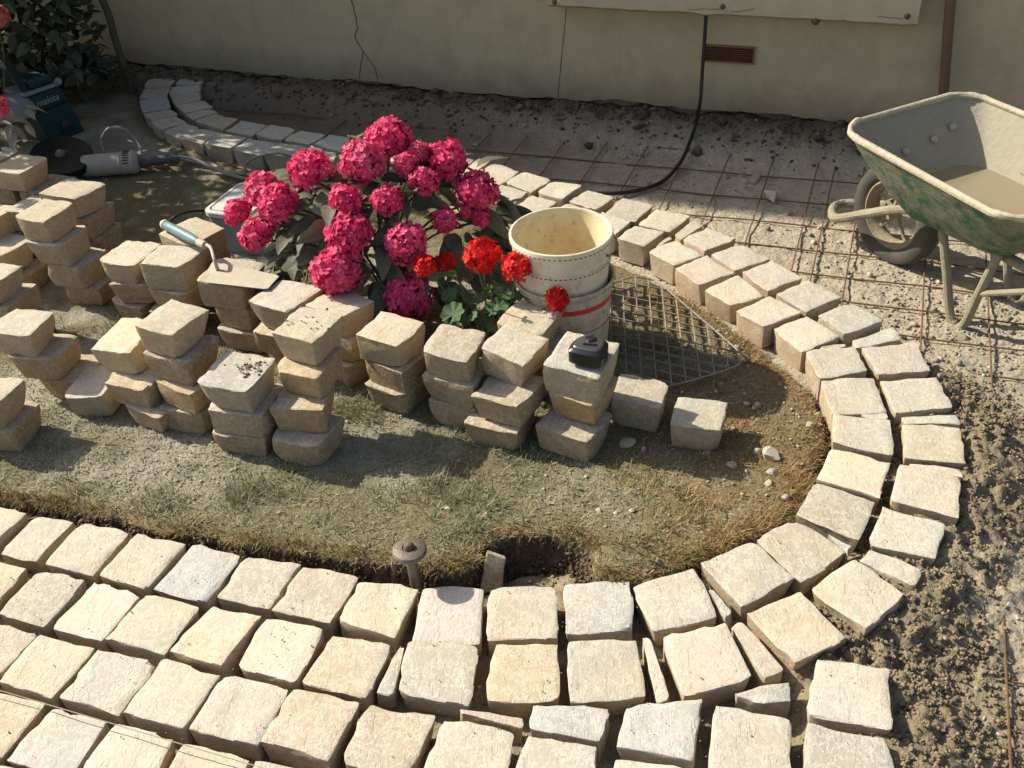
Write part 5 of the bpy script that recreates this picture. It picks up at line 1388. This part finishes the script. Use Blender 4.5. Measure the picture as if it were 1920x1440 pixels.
def round_leaf(seed):
    rr_ = random.Random(seed); v = [(0, -.15, .0)]; f = []; n = 36
    for ringr in (.45, .8, 1.0):
        for k in range(n):
            a = -math.pi / 2 + .25 + (2 * math.pi - .5) * k / (n - 1)
            lob = 1 + (.07 * math.cos(k * 2 * math.pi / 5.15) + .03 * (1 if k % 2 else -1)) * (ringr > .9)
            z = .22 * ringr ** 2 + .06 * math.cos(a * 7) * ringr + .05 * mnoise.noise(Vector((math.cos(a) * 2, math.sin(a) * 2, seed)))
            v.append((ringr * lob * math.cos(a), ringr * lob * math.sin(a), z))
    for k in range(n - 1):
        f.append((0, 1 + k, 2 + k))
        for r_ in range(2): f.append((1 + r_ * n + k, 1 + (r_ + 1) * n + k, 2 + (r_ + 1) * n + k, 2 + r_ * n + k))
    return mesh('leaf', v, f, True)
GLF = [round_leaf(k) for k in range(3)]
for me in GLF: me.materials.append(M['ger_leaf'])
gl = [tuple(q_) for q_ in FEAT['gerleaf']]
for k in range(26): gl.append((gb.x + rr.gauss(0, .075), gb.y + rr.gauss(0, .06), rr.uniform(.02, .19), rr.uniform(.018, .03)))
for k, (x, y, z, r) in enumerate(gl):
    p = Vector((x, y, z)); nrm = Vector((rr.gauss(-.1, .35), rr.gauss(-.3, .3), 1)).normalized()
    put('leaf', GLF[k % 3], ger, p, nrm.to_track_quat('Z', 'Y') @ Quaternion((0, 0, 1), rr.uniform(0, 6.28)), r * 1.12)
    MB().tube([v - gb for v in spline([gb + Vector((rr.uniform(-.04, .04), 0, 0)), (gb.lerp(p, .55) + Vector((0, 0, .02))), p], 4)], .0018, 5).build('petiole', M['stem'], ger)

# bright seedling leaves left of the lowest blooms
sb = Vector(FEAT['seedling'][0]); sb.z = float(height(sb.x, sb.y)[0])
seed = empty('leafy_sprout', sb); tag(seed, 'fresh bright green leafy sprout left of the lowest left bloom', 'plant')
SL = leaf_mesh('leaf', 1.0, .42, .2, .3, 90); SL.materials.append(M['bright_leaf'])
for k, dx in enumerate((-.08, -.02, .05, .0)):
    MB().tube(spline([(0, 0, 0), (dx * .5, 0, .07), (dx, -.02, .14 + .02 * k)], 5), .0025, 6).build('stem', M['bright_leaf'], seed)
for k in range(13):
    p = sb + Vector((rr.uniform(-.1, .06), rr.uniform(-.04, .03), rr.uniform(.05, .16)))
    put('leaf', SL, seed, p, leaf_rot((rr.gauss(0, 1), rr.gauss(-.3, .6), rr.uniform(-.1, .5)), (0, -.2, 1), rr.gauss(0, .4)), rr.uniform(.04, .07))
# yellow flower behind the hydrangea
mb_ = Vector(FEAT['marigold']); gz = float(height(mb_.x, mb_.y)[0]); mpl = empty('marigold', (mb_.x, mb_.y, gz)); tag(mpl, 'small yellow orange flower behind the upper left bloom', 'flower')
ym = bloom_mesh('yellow_bloom', 70, 46, .42, 5, -.1, .7, .15); ym.materials.append(M['yellow'])
put('flower_head', ym, mpl, (mb_.x, mb_.y, .0), None, .030)
MB().tube([(0, 0, 0), (0, 0, -gz)], .003, 6).build('stem', M['stem'], mpl)
for k in range(7): put('leaf', SL, mpl, (mb_.x, mb_.y, gz + .01), leaf_rot((math.cos(k), math.sin(k), .5), (0, 0, 1)), .045, M['bright_leaf'])

# rose bush and hydrangea at the far left
rose = empty('rose_bush', (-2.6, 5.25, -.06)); tag(rose, 'dark leafy shrub against the wall in the far left corner', 'shrub')
rl = Vector(rose.location)
RL = [leaf_mesh('leaf', 1.0, .58, .12, .2, 80 + k) for k in range(3)]
for me in RL: me.materials.append(M['rose_leaf'])
for k in range(9):
    a = Vector((-3.0 + .09 * k, 5.48 + .03 * (k % 3), -.08)); t_ = a + Vector((rr.uniform(-.35, .12), rr.uniform(-.15, .15), rr.uniform(1.0, 2.1)))
    MB().tube([v - rl for v in spline([a, a.lerp(t_, .5) + Vector((rr.gauss(0, .05), rr.gauss(0, .05), 0)), t_], 6)], [.012 - .0006 * j for j in range(13)], 7).build('stem', M['woody'], rose)
MB().tube([v - rl for v in spline([(-1.955, 5.52, -.08), (-1.965, 5.50, .22), (-1.99, 5.50, .5), (-2.2, 5.4, 1.3)], 6)], .020, 8).build('stem', M['woody'], rose)
def vis_leaf():
    # the low, front leaves that can be told apart
    return Vector((rr.uniform(-2.75, -1.98), rr.uniform(4.95, 5.45), rr.uniform(-.02, .62)))
cnt = 0
while cnt < 260:
    p = vis_leaf()
    if p.x > -2.02 - (5.5 - p.y) * .35 - .10 * (p.z < .1): continue
    if p.z < .3 and p.y < 5.12 and p.x > -2.5: continue
    cnt += 1
    put('leaf', RL[cnt % 3], rose, p, leaf_rot((rr.gauss(.1, .7), rr.gauss(-.6, .6), rr.gauss(-.25, .35)), (rr.gauss(0, .3), -.3, 1), rr.gauss(0, .4)), rr.uniform(.055, .095))
def cloud(n, c, rad, size):
    V = []; F = []
    for k in range(n):
        d = Vector((rr.gauss(0, 1), rr.gauss(0, 1), rr.gauss(0, 1))).normalized() * rr.uniform(.35, 1) ** .5
        p = Vector((c[0] + rad[0] * d.x, c[1] + rad[1] * d.y, c[2] + rad[2] * d.z))
        if p.z < .02 or wall_dist(p.x, p.y) < .03: continue
        m_ = leaf_rot((rr.gauss(0, 1), rr.gauss(0, 1), rr.gauss(-.3, .4)), (rr.gauss(0, .4), rr.gauss(0, .4), 1)).to_matrix(); s = rr.uniform(*size)
        b = len(V)
        for q_ in ((0, 0, 0), (-.27, .35, .05), (0, .45, 0), (.27, .35, .05), (-.2, .75, 0), (.2, .75, 0), (0, 1, -.12)): V.append(tuple(p + m_ @ (Vector(q_) * s) - rl))
        F += [(b, b + 2, b + 1), (b, b + 3, b + 2), (b + 1, b + 2, b + 4), (b + 2, b + 3, b + 5), (b + 4, b + 2, b + 6), (b + 2, b + 5, b + 6)]
    return mesh('foliage', V, F, False)
for c, rad, n in (((-2.85, 5.1, 1.15), (.78, .62, .80), 2300), ((-3.1, 4.55, .75), (.6, .55, .75), 1100), ((-2.75, 5.45, .35), (.6, .25, .45), 800), ((-2.50, 5.55, .30), (.50, .22, .5), 900), ((-2.18, 5.50, .08), (.22, .16, .16), 160)):  # high and leftmost clumps, mostly out of view, are added to shade the ground
    fo = obj('foliage', cloud(n, c, rad, (.06, .11)), M['rose_leaf'], rose); fo['kind'] = 'stuff'
lh = empty('left_hydrangea', (-2.12, 4.2, -.06)); lh.name = 'pale_leaf_hydrangea'; tag(lh, 'hydrangea with dusty pale leaves and faded pink blooms at left photo edge', 'hydrangea')
for k, (x, y, z, r) in enumerate(FEAT['leftheads']):
    me = bloom_mesh('bloom', 33 + k, 90, .28, 4); me.materials.append(M[('salmon', 'rosepink')[k]])
    put('flower_head', me, lh, (x - .02, y, z), Quaternion((0, 0, 1), k), r)
    MB().tube([v - lh.location for v in spline([Vector((-2.2, 4.25, -.06)), Vector((x - .1, y + .1, z * .6)), Vector((x - .02, y, z - r * .6))], 5)], .004, 6).build('stem', M['woody'], lh)
PL = [leaf_mesh('leaf', 1.0, .55, .14, .25, 95 + k) for k in range(3)]
M['pale_leaf'] = leaf_mat('dusty_pale_leaf', (.15, .155, .10), (.24, .235, .17), .5)
for me in PL: me.materials.append(M['pale_leaf'])
for k in range(34):
    if k < 12: p = Vector((rr.uniform(-1.95, -1.80), rr.uniform(3.72, 3.95), rr.uniform(.38, .47)))
    else: p = Vector((rr.uniform(-2.4, -2.08), rr.uniform(4.1, 4.7), rr.uniform(.2, .62)))
    put('leaf', PL[k % 3], lh, p, leaf_rot((rr.gauss(.5, .6), rr.gauss(-.4, .5), rr.gauss(-.3, .2)), (0, -.2, 1), rr.gauss(0, .3)), rr.uniform(.06, .095))

# ------------------------------------------------------------------ wheelbarrow
def barrow_mat(inside):
    m = NM('mortar_caked_tray_inside' if inside else 'green_tray_paint'); n = m.noise(13, 7, .75, dist=.3); f = m.noise(55, 5, .7)
    mort = m.mix(f, (.25, .225, .165), (.38, .345, .26)) if inside else m.mix(f, (.17, .165, .115), (.30, .28, .205))
    if inside:
        c = m.mix(m.ramp(n, [(.55, 0), (.72, .5)]), mort, (.34, .27, .19))
    else:
        g = m.mix(f, (.018, .085, .045), (.035, .13, .07))
        c = m.mix(m.ramp(n, [(.38, .95), (.58, .05)]), mort, g)
        c = m.mix(m.ramp(m.noise(7, 4), [(.62, 0), (.70, .7)]), c, (.14, .075, .04))
    m.color(c).rough(.85).spec(.25); m.bump(f, .5, .006)
    return m.m
M['tray_in'] = barrow_mat(True); M['tray_out'] = barrow_mat(False)
M['caked'] = simple('caked_rim', (.44, .385, .28), .9, var=.25, scale=30, bump=.9, bscale=70)
M['tube'] = simple('caked_tube', (.25, .225, .155), .85, var=.4, scale=22, bump=.7, bscale=90)
M['tyre'] = simple('dusty_rubber', (.075, .068, .056), .9, var=.5, scale=12, bump=.3)
M['wheelrim'] = simple('mortar_caked_rim', (.27, .22, .14), .9, var=.35, scale=25, bump=.8)
sl_ = NM('grey_slurry'); sl_.color((.25, .205, .135)).rough(.08).spec(.5); sl_.bump(sl_.noise(14, 3), .05, .004); M['slurry'] = sl_.m
bu, bvv = Vector((.43, -.90, 0)).normalized(), Vector((.90, .43, 0)).normalized()
BO = Vector((1.345, 3.235, 0))
barrow = empty('wheelbarrow', (1.48, 2.98, float(height(1.48, 2.98)[0]))); tag(barrow, 'green wheelbarrow caked with mortar, holding grey slurry', 'wheelbarrow')
def L3(s, w, z): return BO + bu * s + bvv * w + Vector((0, 0, z)) - barrow.location
def loop(s0, s1, w0, w1, r, n=10):
    """rounded rectangle in (s, w); w0 half width at front, w1 at back"""
    out_ = []
    for (cs, cw, a) in ((s0 + r, -(w0 - r), 180), (s1 - r, -(w1 - r), 270), (s1 - r, w1 - r, 0), (s0 + r, w0 - r, 90)):
        for k in range(n + 1):
            t = R(a + 90 * k / n)
            out_.append((cs + r * math.cos(t), cw + r * math.sin(t)))
    return out_
NL = 44
rows = []
for t in (0, .12, .3, .5, .7, .85, 1.0):
    e = t ** .9
    lp = loop(.19 * (1 - e) + .0 * e, .56 * (1 - e) + .74 * e, .165 * (1 - e) + .29 * e, .12 * (1 - e) + .305 * e, .075 * (1 - e) + .105 * e)
    rows.append([(s, w, (1 - t) * (.265 - .035 * min(1, max(0, (s - .19) / .37))) + t * .47 + t * t * .03 * (1 - s / .4) * (s < .4)) for s, w in lp])
def tray(off, name, mat):
    v = []; f = []
    for rw in rows:
        c = (.38, 0)
        for s, w, z in rw:
            d = Vector((s - c[0], w - c[1])); d = d * (1 + off / max(d.length, .05)); v.append(L3(c[0] + d.x, c[1] + d.y, z - (off > 0) * .003))
    for r_ in range(len(rows) - 1):
        for k in range(NL):
            q_ = (r_ * NL + k, r_ * NL + (k + 1) % NL, (r_ + 1) * NL + (k + 1) % NL, (r_ + 1) * NL + k)
            f.append(q_ if off > 0 else q_[::-1])
    bot = tuple(range(NL)); f.append(bot[::-1] if off > 0 else bot)
    me = mesh(name, v, f, True, 50)
    return obj(name, me, mat, barrow)
tray(.0, 'tray_inside', M['tray_in']); tray(.004, 'tray', M['tray_out'])
rim = [L3(s, w, z) for s, w, z in rows[-1]]
rv = MB(); rv.tube(rim + rim[:2], .0105, 10, cap=False); ro_ = rv.build('rim', M['caked'], barrow)
for vtx in ro_.data.vertices:
    vtx.co += vtx.normal * (.006 * mnoise.noise(vtx.co * 30) + .003 * mnoise.noise(vtx.co * 130))
sl_l = [L3(.375 + (s - .375) * .99, w * .99, .315) for s, w, z in rows[2]]
me = mesh('slurry', sl_l, [tuple(range(NL))], False); obj('slurry', me, M['slurry'], barrow)
for s, w, z in ((.055, -.14, .41), (.062, .08, .40), (.05, .17, .42), (.07, -.05, .39)):
    Mx = Matrix.Translation(L3(s + .018, w, z)) @ (bu * .8 + Vector((0, 0, .6))).normalized().to_track_quat('Z', 'Y').to_matrix().to_4x4()
    MB().lathe([(0, .008), (.007, .007), (.011, .003), (.0125, -.004)], 12, Mx).build('bolt', M['caked'], barrow)
# wheel
wc = Vector((1.41, 3.285, .0)); wz = float(height(1.41, 3.285)[0]); wr = .187; wc.z = wz + wr - .004
wheel = empty('wheel'); wheel.parent = barrow; wheel.location = wc - barrow.location
wheel.rotation_mode = 'QUATERNION'; wheel.rotation_quaternion = bvv.to_track_quat('Z', 'Y')
ty = [(.125, -.030), (.140, -.040), (.162, -.043), (.178, -.036), (.1855, -.020), (.187, -.012), (.184, -.010), (.187, -.008), (.187, .008), (.184, .010), (.187, .012), (.1855, .020), (.178, .036), (.162, .043), (.140, .040), (.125, .030), (.120, .0), (.125, -.030)]
MB().lathe(ty, 56).build('tyre', M['tyre'], wheel)
MB().lathe([(.126, -.032), (.120, -.034), (.112, -.022), (.104, -.012), (.102, .0), (.104, .012), (.112, .022), (.120, .034), (.126, .032), (.119, .0), (.126, -.032)], 48).build('rim', M['wheelrim'], wheel)
sp_ = MB()
for k in range(5):
    a = 2 * math.pi * k / 5 + .4
    sp_.tube([(.015 * math.cos(a), .015 * math.sin(a), 0), (.106 * math.cos(a), .106 * math.sin(a), 0)], .009, 8, flat=.5)
    sp_.build('spoke', M['wheelrim'], wheel); sp_ = MB()
MB().tube([(0, 0, -.06), (0, 0, .06)], .019, 16).build('hub', M['tube'], wheel)
# frame: two rails that run under the tray, past the axle and join in a hoop ahead of the wheel
def G(s, w, z): return L3(s, w, z)
hz = wz + .11
half = [G(1.0, -.12, .27), G(.60, -.05, .205), G(.35, -.035, .215), G(.12, -.03, .19), G(-.06, -.03, .10), G(-.21, -.02, hz)]
far_ = [G(-.21, .16, hz), G(-.06, .17, .10), G(.12, .17, .19), G(.35, .175, .215), G(.60, .19, .205), G(1.0, .26, .27)]
fr = half + [G(-.28, .03, hz - .003), G(-.295, .07, hz - .005), G(-.28, .11, hz - .003)] + far_
fm = MB().tube(spline(fr, 6), .0165, 10).build('frame', M['tube'], barrow)
for vtx in fm.data.vertices: vtx.co += vtx.normal * .003 * mnoise.noise(vtx.co * 60)
for sg in (-1, 1):
    MB().box(G(-.02, .07 + sg * .075, wc.z + .006), (.05, .012, .03), math.atan2(bu.y, bu.x)).build('axle_bracket', M['tube'], barrow)
    MB().tube([G(.06, .07 + sg * .10, .16), G(.10, .07 + sg * .10, .33)], .010, 8).build('tray_stay', M['tube'], barrow)
lz = lambda p: float(height(p.x + barrow.location.x, p.y + barrow.location.y)[0]) - barrow.location.z
for sg in (-1, 1):
    wo = -.075 if sg < 0 else .20
    f0, b0, fo, bo = G(.30, wo, .235), G(.53, wo, .225), G(.405, wo + .015, 0), G(.455, wo + .015, 0)
    fo.z = bo.z = lz(fo) + .012
    MB().tube(spline([f0, f0.lerp(fo, .5), fo, bo, bo.lerp(b0, .5), b0], 6), .0145, 10).build('leg', M['tube'], barrow)
    c0, c1 = G(.80, wo - .03, .24), bo.lerp(b0, .45)
    MB().tube([c0, c1], .010, 8).build('leg_brace', M['tube'], barrow)

# ------------------------------------------------------------------ plastic tub behind the hydrangea
M['tub_lid'] = simple('pale_grey_lid', (.52, .53, .47), .5, var=.08, scale=15)
M['tub'] = simple('grey_tub', (.22, .26, .27), .5, var=.1, scale=15)
M['gasket'] = simple('black_gasket', (.02, .022, .025), .6)
P0, P1, P2, P3 = (Vector(p) for p in FEAT['tub'])
e1 = (P1 - P0); d1 = (e1 / e1.length); d2 = Vector((d1.y, -d1.x, 0)); ln = .28; wd_ = .34; P0 = P0
tubz = float(height(P0.x + .2, P0.y)[0]); tub = empty('storage_tub', (P0.x, P0.y, tubz)); tag(tub, 'grey plastic tub with pale lid behind the left blooms', 'tub')
def rr_loop(i, r):
    pts = []
    for cx, cy, a in ((i + r, i + r, 180), (wd_ - i - r, i + r, 270), (wd_ - i - r, ln - i - r, 0), (i + r, ln - i - r, 90)):
        for k in range(7):
            t = R(a + 15 * k); x_, y_ = cx + r * math.cos(t), cy + r * math.sin(t)
            pts.append(d2 * x_ + d1 * y_)
    return pts
def rings(spec, name, mat):
    v = []; f = []; n = 28
    for i, r, z in spec: v += [tuple(p + Vector((0, 0, z))) for p in rr_loop(i, r)]
    for k in range(len(spec) - 1):
        for j in range(n): f.append((k * n + j, k * n + (j + 1) % n, (k + 1) * n + (j + 1) % n, (k + 1) * n + j))
    f.append(tuple((len(spec) - 1) * n + j for j in range(n))); f.append(tuple(range(n - 1, -1, -1)))
    return obj(name, mesh(name, v, f, True, 30), mat, tub)
zt = .12 - tubz
rings([(.02, .03, .002), (.008, .035, zt - .03), (.008, .035, zt - .018)], 'body', M['tub'])
rings([(.0, .04, zt - .020), (.0, .04, zt - .004), (.003, .038, zt), (.016, .03, zt + .001), (.018, .028, zt - .004), (.022, .026, zt - .004), (.023, .025, zt + .0005)], 'lid', M['tub_lid'])
gv = [tuple(p + Vector((0, 0, zt - .0025))) for p in rr_loop(.0172, .029)] + [tuple(p + Vector((0, 0, zt - .0025))) for p in rr_loop(.0226, .0255)]
obj('gasket', mesh('gasket', gv, [(j, (j + 1) % 28, 28 + (j + 1) % 28, 28 + j) for j in range(28)], False), M['gasket'], tub)

# ------------------------------------------------------------------ angle grinder and its flex
M['grinder'] = simple('dusty_grinder_body', (.40, .36, .28), .75, var=.25, scale=25, bump=.2)
M['grinder_dark'] = simple('dusty_black_grip', (.10, .095, .085), .75, var=.35, scale=25)
M['guard'] = simple('black_guard', (.012, .016, .017), .25, .2, var=.4, scale=12, spec=.6)
GR = FEAT['grinder']; gb0 = Vector(GR['b0']); gb1 = Vector(GR['b1']); gz = float(height(gb0.x, gb0.y)[0])
ax = Vector((gb1.x - gb0.x, gb1.y - gb0.y, 0)).normalized(); g0 = Vector((gb0.x, gb0.y, gz + .052))
grd = empty('angle_grinder', g0); tag(grd, 'large dusty angle grinder with black guard behind the left pile', 'angle grinder')
Lg = (gb1 - gb0).length
MB().tube([ax * (Lg * t) for t in (.12, .16, .40, .72, .73, .75, .76, .93, .98, 1.0)], [.038, .048, .050, .050, .053, .053, .051, .052, .042, .03], 24).build('motor_housing', M['grinder'], grd)
MB().tube([ax * (-.10), ax * (-.05), ax * .01, ax * .04], [.03, .048, .05, .044], 18).build('gear_head', M['iron'], grd)
for k in range(7):
    s_v = ax * (Lg * .83); sd = Vector((-ax.y, ax.x, 0))
    a = R(-20 - k * 14)
    MB().box(s_v + (sd * -math.cos(a) * 1.0 + Vector((0, 0, -math.sin(a)))) * .0522, (.028, .005, .004), math.atan2(ax.y, ax.x)).build('cooling_slot', M['slot'], grd)
MB().tube([ax * (Lg * t) for t in (.98, 1.06, 1.12, 1.2, 1.5, 1.58, 1.60)], [.022, .03, .024, .020, .022, .026, .018], 14).build('rear_handle', M['grinder_dark'], grd)
gd = Vector((.18, -.28, 1)).normalized(); gq = gd.to_track_quat('Z', 'Y').to_matrix().to_4x4()
gc = Vector(GR['guard']) - g0
Mx = Matrix.Translation(Vector((gc.x, gc.y, .055))) @ gq
MB().lathe([(0, .004), (.03, .006), (.034, .010), (.10, .008), (.132, .004), (.1365, -.004), (.1365, -.030), (.134, -.030), (.133, -.006), (.03, .0)], 48, Mx).build('guard', M['guard'], grd)
MB().lathe([(0, .020), (.018, .019), (.022, .014), (.024, .006)], 20, Mx).build('flange_nut', M['iron'], grd)
MB().lathe([(.02, -.020), (.115, -.020), (.115, -.024), (.02, -.024)], 40, Mx).build('cutting_disc', M['iron'], grd)
def cable(key, r, name, label, mat):
    pts = [Vector(p) for p in FEAT[key]]
    pts = [Vector((p.x, p.y, max(p.z, float(height(p.x, p.y)[0]) + r))) for p in pts]
    tag(MB().tube(spline(pts, 8), r, 8).build(name, mat), label, 'cable')
cable('grindercable', .0075, 'grinder_flex', 'thick grey flex running right from the grinder handle', M['grey_cable'])
cable('cable2', .006, 'cable_loop', 'pale cable loop arching up above the grinder body', M['grey_cable'])
cable('cable3', .0055, 'cable_loop', 'pale cable looping up over the shaded setts behind the hydrangea', M['grey_cable'])
cable('cable4', .0055, 'cable_loop', 'dusty cable lying flat between grinder and hydrangea', M['grey_cable'])
cable('cable5', .0045, 'cable_loop', 'thin dark cable curving behind the trowel handle', M['black_rubber'])

# ------------------------------------------------------------------ teal site machine
M['teal'] = simple('teal_housing', (.008, .038, .046), .45, var=.25, scale=18)  # teal darkened to include the shade the machine stands in
M['machine_dark'] = simple('dark_machine_frame', (.022, .026, .032), .55, var=.3)
M['machine_grey'] = simple('grey_cover', (.22, .24, .24), .5, var=.2)
M['lettering'] = simple('white_lettering', (.30, .33, .33), .5, var=.05)
MC = FEAT['machine']; m0 = Vector(MC['bl']); m1 = Vector(MC['br']); mz = float(height((m0.x + m1.x) / 2, m0.y)[0])
ma = math.atan2(m1.y - m0.y, m1.x - m0.x) + R(34)
mach = empty('site_machine', ((m0.x + m1.x) / 2 - .02, (m0.y + m1.y) / 2 + .02, mz), ma); tag(mach, 'teal power tool with dark handle frame standing by the shrub', 'power tool')
lean = .22
def MBX(x0, x1, y0, y1, z0, z1, bev=.012):
    v = []; f = []
    for z, i in ((z0, bev * .5), (z0 + bev, 0), (z1 - bev, 0), (z1, bev)):
        for a, b in ((x0 + i, y0 + i), (x1 - i, y0 + i), (x1 - i, y1 - i), (x0 + i, y1 - i)): v.append((a - lean * z, b, z))
    for k in range(3):
        for j in range(4): f.append((k * 4 + j, k * 4 + (j + 1) % 4, k * 4 + 4 + (j + 1) % 4, k * 4 + 4 + j))
    f.append((3, 2, 1, 0)); f.append((12, 13, 14, 15)); return v, f
MB().add(*MBX(-.085, .105, -.07, .10, .0, .165)).build('lower_housing', M['teal'], mach, smooth=False)
MB().add(*MBX(-.085, .10, -.075, .10, .168, .255)).build('upper_housing', M['teal'], mach, smooth=False)
MB().add(*MBX(-.088, .105, -.079, .10, .256, .270, .004)).build('grey_band', M['machine_grey'], mach, smooth=False)
MB().add(*MBX(-.03, .09, -.06, .09, .271, .315)).build('top_cover', M['teal'], mach, smooth=False)
MB().lathe([(0, .018), (.012, .018), (.016, .012), (.017, 0)], 18, Matrix.Translation((.04, -.078, .278)) @ Matrix.Rotation(R(90), 4, 'X')).build('cap', M['machine_grey'], mach)
MB().lathe([(0, .020), (.022, .018), (.034, .012), (.036, 0), (.046, 0), (.046, -.004)], 28, Matrix.Translation((.02, -.071, .062)) @ Matrix.Rotation(R(90), 4, 'X')).build('knob', M['machine_dark'], mach)
MB().tube(spline([(-.10, -.03, .26), (-.13, -.03, .34), (-.17, -.03, .47), (-.20, -.02, .485), (-.27, .02, .48), (-.30, .03, .46)], 6), .019, 10).build('handle_frame', M['machine_dark'], mach)
MB().tube(spline([(-.30, .03, .46), (-.27, .04, .36), (-.22, .04, .22), (-.20, .03, .10)], 6), .012, 8).build('handle_stay', M['machine_grey'], mach)
MB().lathe([(0, .075), (.05, .068), (.09, .045), (.105, .01), (.10, -.03)], 24, Matrix.Translation((-.19, -.02, .20)) @ Matrix.Diagonal((1.1, .8, 1, 1))).build('engine_cover', M['machine_grey'], mach)
fc = bpy.data.curves.new('lettering', 'FONT'); fc.body = 'makita'; fc.size = .046; fc.extrude = .0008; fc.shear = .2; fc.align_x = 'CENTER'
ft = bpy.data.objects.new('lettering_text', fc); COL.objects.link(ft); bpy.context.view_layer.update()
lm = bpy.data.meshes.new_from_object(ft.evaluated_get(bpy.context.evaluated_depsgraph_get())); bpy.data.objects.remove(ft)
fo = obj('lettering', lm, M['lettering'], mach); fo.location = (-.038, -.0775, .195); fo.rotation_euler = (R(90), 0, 0)

# small plastic offcut and mortar specks on the crumb dusted stack tops
def specks(cx, cy, zc, n, rad, label, sx=1.0):
    P = np.stack([cx + nrng.normal(0, rad * sx, n), cy + nrng.normal(0, rad, n), np.full(n, zc + .001)], -1); r_ = nrng.uniform(.0015, .0048, n)
    V, F = lumps(P, r_, ICO1, .25)
    stuff('mortar_specks', V, F, M['crumb'], label, 'mortar', True)
f4 = STACKS['F4'][1][0]; specks(f4[0] + .035, f4[1] + .01, f4[2], 60, .022, 'mortar crumbs on top of the grey topped stack')
f5 = STACKS['F5'][1][0]; specks(f5[0], f5[1], f5[2], 16, .032, 'few small crumbs on the speckled pale sett')
